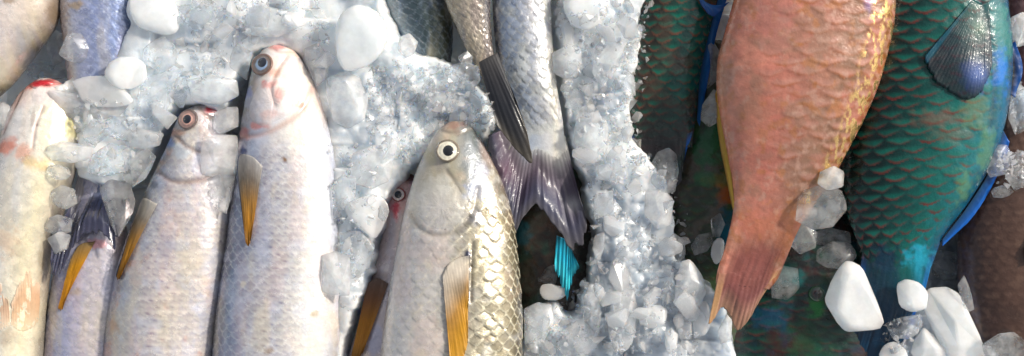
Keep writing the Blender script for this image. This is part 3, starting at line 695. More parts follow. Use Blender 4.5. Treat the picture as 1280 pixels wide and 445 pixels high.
# dark fish at the bottom with the green ringed eye
st = [(960, 270, 1060, 265), (935, 320, 1090, 310), (912, 365, 1108, 355), (900, 410, 1116, 405), (896, 460, 1116, 455)]
F16 = make_fish('dark_parrotfish', 'blackish teal and red mottled fish at the bottom with a green ringed eye', ext_tail(ext_head(st, 70), 300), -4, .36,
    parrot_paint([(-1, (16, 32, 34)), (0, (24, 40, 34)), (.5, (26, 46, 42)), (1, (16, 36, 44))], (12, 70, 56), (84, 36, 30), .8,
                 mot=[((60, 26, 24), 26, .5, .7, .7, 5), ((12, 66, 46), 20, .54, .74, .5, 6), ((10, 56, 80), 18, .58, .76, .35, 7), ((10, 16, 20), 15, .55, .7, .6, 9)],
                 patches=[(1012, 380, 14, 14, (20, 110, 40), .8), (985, 345, 22, 14, (22, 92, 92), .7), (955, 395, 24, 16, (14, 70, 100), .5), (1000, 420, 30, 24, (26, 76, 44), .5)]), M_PARROT, rows=9, slen=10, samp=.8, smask=lambda c: .8 + 0 * c['u'])
eye(F16, 1012, 364, 10, ring=(26, 56, 36), rim=(18, 70, 34), pup=(10, 8, 12), inner=(70, 30, 30), pr=.4)
tail_for(F16, 60, 90, [(20, 40, 50), (20, 60, 80), (14, 40, 60)])

# brown fish at the right edge
st = [(1238, 196, 1330, 186), (1214, 232, 1350, 222), (1201, 275, 1366, 268), (1197, 330, 1374, 325), (1202, 390, 1376, 386), (1212, 445, 1372, 445)]
F17 = make_fish('brown_fish', 'plain brown fish at the right edge with a yellowish fin', ext_tail(ext_head(st, 80), 280), 14, .5,
    parrot_paint([(-1, (84, 76, 92)), (-.94, (96, 86, 100)), (-.86, (60, 44, 40)), (-.3, (84, 62, 52)), (.2, (88, 66, 54)), (1, (60, 46, 40))], (92, 70, 60), (66, 50, 44), .3,
                 mot=[((70, 54, 48), 26, .48, .7, .5, 5), ((112, 88, 74), 8, .6, .8, .4, 6)]), M_PARROT, rows=16, slen=10, samp=.4, smask=lambda c: .8 + 0 * c['u'])
fin(F17, 'pectoral_fin', [(1296, 276), (1300, 300), (1298, 318)], [(1276, 286), (1262, 318), (1266, 326)], [(120, 96, 50), (150, 122, 64), (140, 112, 60)], lift=(2, 5), rays=7, label='yellowish pectoral fin', rag=.03)
tail_for(F17, 60, 90, [(90, 70, 60), (80, 60, 54), (60, 46, 40)])

# reddish fish in the top-right corner
st = [(1262, -50, 1390, -50), (1258, 0, 1384, 0), (1258, 60, 1376, 60), (1268, 120, 1362, 120)]
F19 = make_fish('reddish_fish', 'dull reddish fish cut off by the top right corner', ext_tail(ext_head(st, 100), 160), 12, .5,
    parrot_paint([(-1, (120, 84, 82)), (-.5, (150, 108, 104)), (.3, (140, 100, 96)), (1, (90, 60, 60))], (170, 130, 124), (110, 70, 66), .4), M_PARROT, rows=14, slen=11, samp=.4, smask=lambda c: .8 + 0 * c['u'])
tail_for(F19, 50, 80, [(120, 90, 86), (100, 70, 66), (80, 60, 60)])

# teal parrotfish
st = [(1098, -60, 1252, -60), (1090, 0, 1258, -4), (1078, 60, 1264, 50), (1064, 120, 1264, 105), (1054, 175, 1254, 160), (1052, 225, 1236, 210), (1060, 270, 1208, 256), (1076, 312, 1178, 298), (1090, 345, 1164, 334)]
F14 = make_fish('teal_parrotfish', 'teal parrotfish with red barred scales and blue belly patch, right of the pink one', ext_head(st, 320), 46, .44,
    parrot_paint([(-1, (4, 20, 20)), (-.6, (5, 32, 31)), (-.25, (5, 58, 54)), (.2, (7, 88, 82)), (.65, (10, 100, 106)), (1, (6, 54, 90))], (2, 92, 80), (96, 40, 34), .85,
                 patches=[(1240, 92, 16, 34, (12, 104, 186), .9), (1200, 100, 18, 26, (70, 110, 190), .7), (1205, 140, 22, 30, (110, 120, 76), .4), (1222, 190, 14, 40, (84, 128, 84), .5), (1160, 150, 40, 14, (110, 76, 62), .5),
                          (1175, 170, 30, 10, (96, 84, 66), .4), (1195, 232, 14, 26, (96, 130, 76), .45), (1246, 40, 20, 36, (40, 120, 110), .6), (1105, 326, 24, 20, (8, 40, 62), .8), (1148, 322, 20, 18, (30, 150, 176), .85), (1205, 270, 20, 18, (10, 76, 100), .6), (1246, 150, 10, 36, (14, 90, 120), .7)]),  # turquoise patch on the tail root: its glint is painted into the colour
    M_PARROT, rows=8, slen=11.5, samp=.8, smask=lambda c: (1 - .8 * sstep(.45, .8, c['v'])) * (1 - .9 * sstep(305, 335, c['y'])), nvt=130, taper=(.84, .88),
    creases=[([(1212, 0), (1224, 50), (1230, 110), (1226, 160)], 5, 1.5)], humps=[(1205, 100, 30, 3)])
fin(F14, 'pectoral_fin', [(1203, 4), (1212, 8), (1224, 6)], [(1138, 78), (1152, 106), (1176, 124), (1200, 128), (1218, 106), (1226, 84)], [(40, 84, 70), (40, 58, 70), (36, 38, 56), (36, 30, 46), (28, 26, 40)], lift=(.6, 2.5), rays=26, edge=('l', (8, 84, 110)), edge_w=.08,
    spots=[(1206, 96, 14, (76, 116, 196), .6), (1210, 40, 10, (120, 160, 130), .4)], streak=.35, rag=.04, ridge=.12, blend=(.9, .25), thick=.4)
fin(F14, 'pelvic_fin', [(1256, 58), (1260, 84), (1258, 116)], [(1268, 52), (1278, 84), (1268, 122)], [(10, 18, 26), (8, 14, 22), (10, 60, 120), (12, 84, 160)], z0=50, z1=48, hug=False, rays=6, label='black fin with bright blue rim', rag=.02, streak=.2)
fin(F14, 'anal_fin', [(1252, 162), (1238, 208), (1208, 258), (1176, 300)], [(1262, 178), (1246, 222), (1214, 274), (1178, 308)], [(10, 60, 90), (10, 74, 140), (14, 96, 180)], z0=50, z1=46, hug=False, rays=14, label='deep blue fin along the belly', rag=.04, edge=('t', (20, 100, 190)), edge_w=.35)
fin(F14, 'tail_fin', [(1081, 296), (1126, 302), (1174, 292)], [(1058, 446), (1078, 476), (1104, 478), (1136, 440)], [(10, 70, 96), (10, 44, 66), (8, 34, 54), (10, 60, 90)], z0=46, z1=24, hug='tail', rays=12, edge=('lr', (12, 84, 160)), edge_w=.10, rag=.05, streak=.5)

# pink parrotfish on top
st = [(934, -90, 1106, -90), (926, -40, 1116, -40), (917, 0, 1119, 2), (907, 36, 1116, 36), (897, 75, 1107, 74), (896, 108, 1096, 110), (901, 150, 1079, 150), (909, 190, 1058, 190), (916, 230, 1035, 232), (917, 262, 1010, 266), (911, 292, 993, 299), (904, 318, 982, 327), (897, 340, 972, 350), (895, 354, 962, 362)]
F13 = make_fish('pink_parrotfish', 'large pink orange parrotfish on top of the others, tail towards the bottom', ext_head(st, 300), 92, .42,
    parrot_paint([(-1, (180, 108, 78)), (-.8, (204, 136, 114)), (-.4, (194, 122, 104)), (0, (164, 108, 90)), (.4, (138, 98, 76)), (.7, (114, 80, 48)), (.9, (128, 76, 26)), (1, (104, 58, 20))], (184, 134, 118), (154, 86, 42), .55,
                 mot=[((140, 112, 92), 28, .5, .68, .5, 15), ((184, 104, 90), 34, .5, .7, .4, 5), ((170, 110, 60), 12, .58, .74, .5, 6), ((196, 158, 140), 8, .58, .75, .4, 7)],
                 patches=[(1076, 4, 8, 22, (140, 120, 176), .5), (965, 290, 60, 30, (170, 104, 72), .5), (950, 320, 50, 16, (134, 78, 62), .6), (960, 30, 30, 40, (192, 128, 116), .5), (940, 150, 30, 40, (186, 122, 98), .4)], metal=.05, gold_glint=(.58, .97), tailmix=(276, 330, (118, 66, 60), .4)),
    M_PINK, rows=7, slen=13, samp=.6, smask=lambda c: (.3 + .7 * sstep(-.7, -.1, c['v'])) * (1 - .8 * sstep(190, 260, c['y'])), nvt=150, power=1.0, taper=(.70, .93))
fin(F13, 'tail_fin', [(901, 326), (938, 332), (979, 330)], [(885, 410), (890, 405), (905, 386), (912, 396), (919, 412), (964, 356)], [(128, 72, 64), (120, 68, 62), (112, 66, 62), (140, 100, 84), (138, 106, 84)], z0=96, z1=88, hug='tail', rays=12, rag=.05, edge=('lr', (172, 132, 92)), edge_w=.14, ridge=.25, thick=1.2, streak=.5)
fin(F13, 'anal_fin', [(898, 108), (905, 160), (914, 220), (918, 258)], [(894, 118), (897, 160), (908, 222), (916, 262)], [(190, 150, 60), (206, 168, 70), (150, 110, 40)], z0=94, z1=92, hug=False, rays=12, rag=.03, label='folded yellow fin', thick=3)

# ================================================================== THE ICE
def cells(X, Y, size, seed, tilt, jit, curv):
    """upper envelope of tilted, slightly domed cells: a heap of broken lumps"""
    gx = np.floor(X / size); gy = np.floor(Y / size); Z = np.full(X.shape, -1e9)
    for a in (-1, 0, 1):
        for b in (-1, 0, 1):
            i, j = gx + a, gy + b
            cx = (i + _hash(i, j, seed)) * size; cy = (j + _hash(i, j, seed + 1)) * size
            tx = (_hash(i, j, seed + 2) - .5) * 2 * tilt; ty = (_hash(i, j, seed + 3) - .5) * 2 * tilt
            dx, dy = X - cx, Y - cy
            z = (_hash(i, j, seed + 4) - .5) * jit * size + tx * dx + ty * dy - curv * (dx * dx + dy * dy) / size
            Z = np.maximum(Z, z)
    return Z

HEAP_TOP = [(165, -60), (474, -60), (492, 20), (515, 66), (560, 78), (600, 112), (628, 150), (612, 176), (594, 178), (570, 166), (548, 182), (516, 214), (486, 262), (474, 335), (444, 400), (432, 500), (418, 480), (420, 300), (420, 200),
            (390, 94), (364, 64), (342, 68), (320, 82), (302, 116), (294, 170), (270, 138), (236, 134), (200, 192), (166, 232), (112, 222), (98, 180), (80, 110), (120, 92), (160, 80), (176, 30)]
HEAP_MID = [(692, -60), (806, -60), (800, 20), (796, 80), (788, 110), (786, 165), (800, 190), (830, 230), (842, 280), (838, 320), (862, 330), (890, 360), (905, 395), (914, 450), (920, 520), (640, 520), (655, 450), (658, 385), (690, 370), (712, 395), (735, 345), (738, 290), (722, 220), (704, 150), (694, 60)]
HEAP_RIGHT = [(1258, 30), (1300, 20), (1320, 250), (1262, 245), (1228, 226), (1226, 186), (1256, 175)]
HEAP_LOWER = [(1108, 388), (1150, 380), (1200, 420), (1240, 440), (1250, 520), (1090, 520), (1094, 430)]
HEAPS = [(HEAP_TOP, 88, 9), (HEAP_MID, 78, 8), (HEAP_RIGHT, 55, 6), (HEAP_LOWER, 52, 6)]

bx = np.concatenate([np.arange(-280, -30, 7), np.arange(-30, 1310, 1.7), np.arange(1310, 1560, 7)]); by = np.concatenate([np.arange(-420, -30, 7), np.arange(-30, 475, 1.7), np.arange(475, 930, 7)])
BX, BY = np.meshgrid(bx, by)
def blur(a, n):
    n = int(n * 3)
    for _ in range(n):
        a[1:-1] = (a[:-2] + a[1:-1] + a[2:]) / 3
        a[:, 1:-1] = (a[:, :-2] + a[:, 1:-1] + a[:, 2:]) / 3
    return a
BZ = -34 + 14 * (fbm(BX / 120, BY / 120, 50) - .5)
MASK = np.zeros(BX.shape)
for poly, h, n in HEAPS:
    m = blur(in_poly(BX, BY, poly).astype(float), n)
    m = np.clip(m + .8 * (fbm(BX / 20, BY / 20, 66, 3) - .5) * (m > .02) * (m < .98), 0, 1)
    MASK = np.maximum(MASK, m)
    BZ = np.maximum(BZ, -34 + h * sstep(0.08, .75, m))
edge_out = np.clip(np.maximum(np.maximum(-BX - 60, BX - 1340), np.maximum(-BY - 60, BY - 505)) / 160, 0, 1)
BZ = BZ + edge_out * 30                                     # the bed stays heaped up round the display
big = cells(BX + 8 * fbm(BX / 30, BY / 30, 4), BY, 30, 3, .55, .6, .25); mid = cells(BX + 5 * fbm(BX / 12, BY / 12, 5), BY, 14, 13, .8, .8, .3); sml = cells(BX, BY, 6.5, 23, .9, .9, .4)
amp = .35 + .65 * MASK
gr = sstep(.42, .6, fbm(BX / 70, BY / 70, 91, 2) + .37 * sstep(420, 560, BX) - .12)
BZ = BZ + amp * (big * .75 + mid * (.2 + .45 * gr) + sml * (.06 + .5 * gr))
v = W(BX.ravel(), BY.ravel(), BZ.ravel(), 0)
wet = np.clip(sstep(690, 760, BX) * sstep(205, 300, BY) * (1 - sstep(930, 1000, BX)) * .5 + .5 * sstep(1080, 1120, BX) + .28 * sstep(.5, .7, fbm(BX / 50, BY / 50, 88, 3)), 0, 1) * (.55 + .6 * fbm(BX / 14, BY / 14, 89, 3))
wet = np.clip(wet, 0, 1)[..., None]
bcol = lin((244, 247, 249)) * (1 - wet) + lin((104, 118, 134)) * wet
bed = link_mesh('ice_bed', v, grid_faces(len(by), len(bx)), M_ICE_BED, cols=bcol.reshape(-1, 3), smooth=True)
bed['kind'] = 'structure'
hm_add(BX.ravel(), BY.ravel(), BZ.ravel())

def pct(poly, p):
    x0, x1 = min(a for a, b in poly), max(a for a, b in poly); y0, y1 = min(b for a, b in poly), max(b for a, b in poly)
    gx, gy = np.meshgrid(np.linspace(x0, x1, 24), np.linspace(y0, y1, 24)); k = in_poly(gx, gy, poly)
    return np.percentile(hm_get(gx[k], gy[k]), p) if k.any() else 40

def jag(poly, r):
    """break a drawn outline into uneven straight facets"""
    P = np.asarray(poly, float); c = P.mean(0); out = []
    for k in range(len(P)):
        a, b = P[k], P[(k + 1) % len(P)]
        out.append(c + (a - c) * (1 + .10 * (r.random() - .4)))
        if r.random() < .4:
            t = .3 + .4 * r.random(); m = a * (1 - t) + b * t
            out.append(c + (m - c) * (1 + .22 * (r.random() - .55)))
    return np.array(out)

def shard(poly, label, mat, thick, p, dz, r, name='ice_chunk'):
    """a broken piece of clear ice: flat facets between a drawn outline and uneven inset rims"""
    O = np.asarray(poly, float); wh = mat is M_ICE_WHITE; O = O if wh else jag(O, r); c = O.mean(0); z0 = pct(poly, p) + thick * .2 + dz
    bm = bmesh.new(); tx, ty = (r.random() - .5) * .5, (r.random() - .5) * .5
    def add(x, y, z): bm.verts.new(W(x, y, z0 + z + tx * (x - c[0]) * .5 + ty * (y - c[1]) * .5, z0).tolist())
    for a in O: add(a[0], a[1], thick * .22 * (r.random() - .5))
    for side in (1, -1):
        for k in range(max(4, len(O) - 2)):
            a = O[r.integers(len(O))] * .65 + O[r.integers(len(O))] * .35; q = (.7 if wh else .45) + (.25 if wh else .4) * r.random()
            add(c[0] + (a[0] - c[0]) * q, c[1] + (a[1] - c[1]) * q, side * thick * .5 * (.55 + .45 * r.random()))
    bmesh.ops.convex_hull(bm, input=bm.verts[:])
    bmesh.ops.delete(bm, geom=[g for g in bm.verts if not g.link_faces], context='VERTS')
    bmesh.ops.dissolve_limit(bm, angle_limit=.2, verts=bm.verts[:], edges=bm.edges[:])
    bmesh.ops.bevel(bm, geom=bm.edges[:], offset=thick * (.2 if wh else .06) * S, segments=4 if wh else 2, profile=.5, affect='EDGES', clamp_overlap=True)
    loc = Vector(W(c[0], c[1], z0 - thick * .5, z0).tolist())
    bmesh.ops.translate(bm, verts=bm.verts[:], vec=-loc); bmesh.ops.recalc_face_normals(bm, faces=bm.faces[:])
    me = bpy.data.meshes.new(name); bm.to_mesh(me); bm.free(); me.materials.append(mat)
    o = bpy.data.objects.new(name, me); COL.objects.link(o); o.location = loc
    gx, gy = np.meshgrid(np.linspace(O[:, 0].min(), O[:, 0].max(), 20), np.linspace(O[:, 1].min(), O[:, 1].max(), 20)); k = in_poly(gx, gy, O)
    hm_add(gx[k], gy[k], np.full(k.sum(), z0 + thick * .35))
    return tag(o, label, 'ice')

def chunk(poly, label, mat, thick=18, facets=5, p=62, dz=0, seed=0, name='ice_chunk', rough=1.0, flat=.5, shape=4.0):
    """one lump of melted ice: rounded pillow cut by a few soft facets, outline and thickness of its own"""
    r = np.random.default_rng(int(seed + poly[0][0] * 31 + poly[0][1] * 17) % 99991)
    if shape == 9 or (mat is not M_ICE_WHITE and shape == 4.0): return shard(poly, label, mat, thick, p, dz, r, name)
    na, nr_ = 96, 30
    O = chaikin(poly, 2, na); O = O + (r.random((na, 2)) - .5) * .5 * rough
    c = O.mean(0); size = np.sqrt(((O - c) ** 2).sum(1)).mean()
    z0 = pct(poly, p) + thick * .25 + dz
    q = np.linspace(0, 1, nr_)[:, None]; q = np.sin(q * math.pi / 2)
    out_v = []
    for side in (1, -1):
        X = c[0] + q * (O[None, :, 0] - c[0]); Y = c[1] + q * (O[None, :, 1] - c[1])
        Zt = thick * .5 * np.power(np.maximum(0, 1 - q ** shape), 1 / 2.2) + 0 * X
        dx, dy = (X - c[0]) / size, (Y - c[1]) / size
        for k in range(facets):
            a = r.random() * 2 * math.pi; g = (.12 + .6 * r.random()) * thick; o = thick * (.28 + .2 * r.random())
            pl = o - g * (np.cos(a) * dx + np.sin(a) * dy)
            w = thick * (.05 if mat is M_ICE_WHITE else .018)
            Zt = -w * np.logaddexp(-Zt / w, -pl / w)
        Zt = Zt + rough * (1 - q ** 4) * (1.2 * (fbm(X / 12 + r.random() * 50, Y / 12, 3, 2) - .5) + .15 * (fbm(X / 3.2, Y / 3.2, 7, 2) - .5))
        Zt = np.maximum(Zt, thick * .10 * np.sqrt(np.maximum(0, 1 - q ** 6)))
        out_v.append(np.stack([X, Y, z0 + side * Zt], -1))
    top, bot = out_v
    bot[-1] = top[-1] = (bot[-1] + top[-1]) / 2
    n = na * nr_
    v = np.vstack([top.reshape(-1, 3), bot[:-1].reshape(-1, 3)])
    f = grid_faces(nr_, na, True)
    g = grid_faces(nr_, na, True)[:, ::-1].copy()
    last = g >= (nr_ - 1) * na
    g = np.where(last, g, g + n)
    faces = np.vstack([f, g]).tolist()
    loc = W(c[0], c[1], z0 - thick * .5, z0)
    o = link_mesh(name, W(v[:, 0], v[:, 1], v[:, 2], z0), faces, mat, loc=loc)
    tag(o, label, 'ice')
    # merge the ring of coincident centre vertices
    bm = bmesh.new(); bm.from_mesh(o.data); bmesh.ops.remove_doubles(bm, verts=bm.verts, dist=1e-7)
    bmesh.ops.recalc_face_normals(bm, faces=bm.faces); bm.to_mesh(o.data); bm.free()
    hm_add(top[..., 0].ravel(), top[..., 1].ravel(), top[..., 2].ravel())
    return o

def ell(x, y, rx, ry, n=9, ang=0, wob=.12, seed=1):
    r = np.random.default_rng(int(seed + x * 7 + y * 13)); p = []
    for k in range(n):
        t = k / n * 2 * math.pi; q = 1 + wob * (r.random() - .5) * 2
        a, b = math.cos(t) * rx * q, math.sin(t) * ry * q
        p.append((x + a * math.cos(ang) - b * math.sin(ang), y + a * math.sin(ang) + b * math.cos(ang)))
    return p
WH, MK, CL = M_ICE_WHITE, M_ICE_MILKY, M_ICE_CLEAR
# left side
chunk([(52, 40), (64, 35), (76, 40), (82, 58), (78, 78), (68, 82), (58, 66)], 'clear lump of ice left of the blue mullet, tall and cloudy', MK, 18, 5)
chunk(ell(97, 62, 22, 19, 9), 'round clear lump of ice with a bright nick on the blue mullet', CL, 18, 5)
chunk([(60, 112), (90, 114), (130, 122), (160, 130), (150, 146), (118, 152), (84, 148), (64, 134)], 'flat grey translucent slab of ice beside the red gill', MK, 12, 3)
chunk([(88, 102), (103, 96), (130, 94), (152, 106), (170, 128), (150, 134), (120, 134), (103, 128), (97, 114)], 'white leaf shaped block of ice left of the white egg shaped one', WH, 17, 2, dz=5)
chunk(ell(158, 91, 27, 22, 10, 0, .04), 'smooth white egg shaped ice on the blue mullet', WH, 26, 1, dz=6)
chunk([(162, -14), (162, 14), (170, 33), (192, 41), (210, 45), (223, 40), (226, 22), (219, 2), (212, -16)], 'large rounded white block of ice at the top edge beside the blue mullet', WH, 24, 2, dz=6)
chunk(ell(200, 68, 24, 22, 9), 'thin clear disc of ice below the rounded white block', CL, 12, 3)
chunk([(176, 96), (206, 90), (228, 86), (218, 120), (204, 156), (190, 158), (168, 142), (172, 118)], 'clear wedge of ice pointing down between two mullet heads', CL, 16, 4)
chunk([(62, 180), (76, 176), (100, 180), (117, 184), (112, 198), (90, 205), (66, 200), (58, 190)], 'pale oblong of ice lying on the cream mullet', MK, 15, 4, dz=3)
chunk(ell(118, 165, 18, 16, 8), 'rough clear nub of ice under the flat grey slab', CL, 18, 5)
chunk(ell(150, 160, 22, 17, 8, .3), 'glinting clear lump of ice in the middle of the left ice pile', CL, 20, 6)
chunk([(152, 168), (176, 160), (206, 166), (200, 182), (178, 188), (158, 184)], 'clear oblong ice piece just left of the red mouthed mullet', MK, 14, 4)
chunk([(112, 196), (134, 178), (164, 184), (176, 196), (158, 214), (130, 222), (110, 216)], 'grey clear block of ice above the navy tail fin', CL, 22, 5)
chunk([(160, 196), (184, 184), (196, 196), (182, 224), (164, 236), (152, 222)], 'clear slanted ice piece against the back of the amber finned mullet', CL, 16, 4)
chunk(ell(72, 215, 17, 10, 8, .2), 'small clear pebble of ice under the pale oblong', CL, 13, 4)
chunk([(64, 238), (76, 230), (92, 236), (96, 254), (82, 262), (66, 254)], 'round clear ice pebble right of the cream mullet', CL, 15, 4)
chunk([(56, 276), (72, 268), (90, 274), (88, 290), (70, 296), (56, 288)], 'lower clear ice pebble right of the cream mullet, in the dark gap', CL, 14, 4)
chunk([(58, 298), (76, 288), (90, 294), (84, 312), (68, 318)], 'smooth grey ice sliver near the tip of the navy tail', MK, 12, 3)
chunk(ell(3, 148, 11, 22, 8), 'dim ice lump cut by the left edge beside the cream mullet', MK, 14, 3)
chunk([(30, 82), (52, 76), (80, 84), (84, 98), (60, 100), (36, 98)], 'grey slushy ice in the shade above the red gill', CL, 12, 4)
chunk([(124, 236), (140, 224), (162, 230), (170, 252), (160, 280), (148, 300), (138, 282), (130, 258)], 'large clear grey ice plate over the right lobe of the navy tail', CL, 12, 3, dz=2)
# over the red mouthed mullet
chunk([(266, 140), (284, 134), (300, 132), (298, 158), (276, 168), (264, 162)], 'pale ice piece touching the red mouth', MK, 18, 3, dz=4)
chunk([(254, 172), (274, 168), (298, 168), (296, 196), (294, 222), (272, 224), (252, 218), (251, 194)], 'square grey block of ice on the cheek of the red mouthed mullet', MK, 16, 2, dz=2)
chunk([(252, 224), (272, 218), (294, 220), (290, 246), (284, 268), (272, 264), (258, 246)], 'pointed translucent ice below the square grey block', CL, 13, 3)
chunk([(232, 100), (262, 92), (296, 100), (300, 120), (276, 132), (240, 126)], 'broad smooth ice block above the red mouth', MK, 26, 3, dz=4)
# centre left heap
chunk([(420, 70), (418, 40), (426, 16), (444, 5), (466, 10), (480, 24), (487, 44), (478, 66), (462, 82), (444, 88), (430, 90)], 'biggest white block of ice, upright oval right of the large white mullet', WH, 34, 2, dz=8)
chunk([(410, 96), (432, 90), (452, 96), (462, 120), (456, 150), (434, 162), (416, 150), (408, 122)], 'cloudy rounded ice block below the upright white oval', MK, 28, 2, dz=2)
chunk([(430, 256), (450, 246), (470, 242), (484, 252), (487, 266), (476, 290), (468, 300), (452, 288), (434, 272)], 'white rounded triangle of ice beside the small reddish face', WH, 18, 2, dz=7)
chunk([(402, 320), (420, 314), (438, 320), (440, 344), (437, 370), (418, 368), (402, 364), (400, 340)], 'upright translucent square of ice on the right flank of the large white mullet', MK, 18, 3, dz=4)
chunk([(414, 230), (430, 216), (446, 222), (444, 250), (432, 276), (416, 274)], 'clear ice slab wedged right of the large white mullet', CL, 16, 3, dz=4)
chunk([(440, 190), (470, 178), (492, 196), (488, 226), (464, 238), (440, 226)], 'blurred pale ice block left of the front mullet', MK, 24, 3, dz=3)
chunk([(424, 290), (452, 286), (470, 306), (462, 336), (440, 350), (424, 330)], 'pinkish clear ice slab above the brown ochre fin', CL, 15, 3, dz=3)
chunk([(378, 60), (398, 54), (412, 70), (408, 100), (396, 108), (386, 92)], 'smooth ice piece against the cheek of the large white mullet', MK, 20, 3)
chunk([(300, 20), (330, 8), (366, 14), (372, 36), (346, 46), (312, 44)], 'wide cloudy ice block above the snout of the large white mullet', MK, 24, 4)
chunk([(232, 12), (262, 4), (282, 16), (272, 34), (246, 36), (230, 28)], 'crystal clear glinting ice piece right of the rounded white block', CL, 18, 6, dz=4)
chunk([(500, 46), (512, 40), (522, 52), (518, 68), (506, 74), (497, 62)], 'small upright ice lump on the tail of the dark olive mullet', MK, 16, 4, dz=4)
chunk([(560, 84), (580, 76), (600, 82), (602, 102), (588, 116), (566, 112)], 'round clear ice knob left of the dark tail blade', CL, 22, 5, dz=3)
chunk([(532, 118), (556, 114), (586, 118), (588, 136), (560, 142), (536, 138)], 'bright flat ice block above the snout of the front mullet', MK, 18, 3, dz=4)
chunk([(572, 70), (584, 64), (592, 70), (590, 80), (578, 84)], 'tiny clear ice cap at the top of the centre drift', CL, 12, 4, dz=4)
# heap right of the silver mullet
chunk([(704, -14), (703, 12), (714, 32), (734, 40), (752, 30), (760, 6), (752, -16)], 'white block of ice at the top edge right of the silver mullet', WH, 28, 3, dz=6, shape=9)
chunk([(690, 66), (712, 54), (728, 64), (726, 88), (708, 100), (690, 92)], 'cloudy grey ice block beside the silver mullet', MK, 24, 3, dz=3)
chunk([(742, 62), (762, 36), (782, 26), (786, 50), (772, 88), (752, 108), (740, 92)], 'long pale ice wedge pointing up near the dark green tail', MK, 24, 4, dz=4)
chunk([(720, 150), (742, 138), (760, 150), (762, 184), (748, 204), (728, 196), (716, 174)], 'milky upright ice block right of the broad purple tail', MK, 26, 3, dz=4)
chunk([(756, 196), (770, 180), (784, 190), (784, 222), (768, 232), (754, 220)], 'milky ice block at the tip of the blue edged tail', MK, 20, 3, dz=3)
chunk([(786, 34), (802, 30), (804, 44), (796, 60), (784, 58)], 'frosted ice nub overlapping the dark red and green fish', CL, 14, 4, dz=3)
chunk([(814, 204), (822, 190), (836, 185), (846, 192), (848, 214), (844, 240), (828, 242), (812, 230)], 'clear rounded ice slab over the end of the blue edged tail', CL, 18, 3, dz=4)
chunk([(790, 196), (798, 192), (808, 198), (806, 208), (794, 208)], 'tiny clear ice bead on the left edge of the blue edged tail', CL, 12, 3, dz=3)
chunk([(806, 240), (830, 234), (842, 250), (840, 282), (822, 288), (804, 270)], 'broad bluish ice slab left of the dark olive fish', MK, 18, 3, dz=3)
chunk([(740, 262), (766, 248), (778, 262), (766, 276), (748, 280)], 'thin clear ice blade right of the broad purple tail tip', CL, 12, 4, dz=4)
chunk([(770, 306), (782, 298), (792, 304), (794, 322), (780, 328), (768, 320)], 'small pale square of ice in the middle of the right drift', MK, 16, 4, dz=4)
chunk([(832, 300), (842, 290), (856, 300), (858, 318), (846, 334), (836, 322)], 'jagged clear ice crumb on the dark olive fish', CL, 14, 5, dz=2)
chunk([(862, 308), (872, 293), (888, 290), (892, 302), (884, 314), (868, 320)], 'flat clear pebble of ice lying alone on the dark olive fish', CL, 9, 2)
chunk([(890, 304), (898, 296), (906, 300), (904, 324), (894, 332), (888, 320)], 'white ice bead against the left edge of the pink tail', WH, 14, 2)
chunk([(888, 274), (900, 266), (906, 280), (900, 296), (890, 296)], 'dim clear ice bead left of the pink tail root', CL, 10, 3)
chunk([(842, 376), (846, 350), (850, 326), (862, 324), (878, 344), (884, 366), (874, 386), (856, 388)], 'tall triangular grey ice block left of the pink tail tip', MK, 24, 3, dz=9)
chunk([(864, 394), (874, 376), (886, 374), (892, 396), (884, 420), (866, 420)], 'white ice block touching the left point of the pink tail', WH, 20, 3, dz=5, shape=9)
chunk([(796, 388), (806, 380), (826, 381), (836, 388), (832, 406), (812, 412), (798, 404)], 'brightest small white block of ice at the bottom of the right drift', WH, 18, 4, dz=8, shape=9)
chunk([(764, 372), (778, 360), (792, 362), (798, 386), (796, 414), (784, 438), (768, 440), (760, 414)], 'large smooth upright ice block at the bottom of the right drift', MK, 26, 2, dz=9)
chunk([(728, 370), (738, 364), (748, 372), (752, 398), (744, 418), (732, 402)], 'slim curved white ice piece left of the smooth upright block', MK, 18, 3, dz=9)
chunk([(742, 352), (754, 358), (760, 374), (750, 380), (742, 368)], 'small white ice shard above the slim curved piece', MK, 14, 4, dz=5)
chunk([(831, 414), (840, 410), (848, 418), (846, 436), (836, 444), (831, 432)], 'small rounded white ice piece near the bottom edge below the triangular block', WH, 16, 3, dz=6, shape=9)
chunk([(826, 360), (834, 348), (840, 356), (838, 376), (828, 384)], 'narrow white ice sliver beside the triangular grey block', MK, 14, 3, dz=6)
chunk([(802, 372), (818, 358), (828, 362), (820, 380), (806, 384)], 'tilted clear ice shard above the brightest small white block', MK, 13, 4, dz=6)
chunk([(842, 400), (856, 390), (866, 402), (864, 424), (850, 426)], 'pale ice piece between the small blocks and the pink tail', MK, 16, 4, dz=5)
chunk([(896, 414), (908, 392), (916, 400), (914, 424), (900, 432)], 'frosty ice lump held in the notch of the pink tail', MK, 14, 5, dz=4)
chunk([(674, 366), (676, 356), (688, 354), (696, 357), (706, 358), (708, 370), (696, 376), (680, 375)], 'white bean shaped ice in the dark gap beside the front mullet', WH, 15, 1, dz=8)
chunk([(654, 386), (672, 378), (690, 380), (694, 402), (680, 426), (656, 430)], 'flat grey ice slab right of the golden scales', CL, 15, 3, dz=6)
chunk([(671, 352), (682, 334), (692, 330), (698, 342), (694, 356)], 'dim clear ice pebble on the dark fish under the purple tail', CL, 12, 3)
chunk([(706, 410), (730, 396), (744, 414), (738, 446), (708, 448), (694, 432)], 'pinkish lump of ice at the bottom edge of the right drift', MK, 18, 4, dz=4)
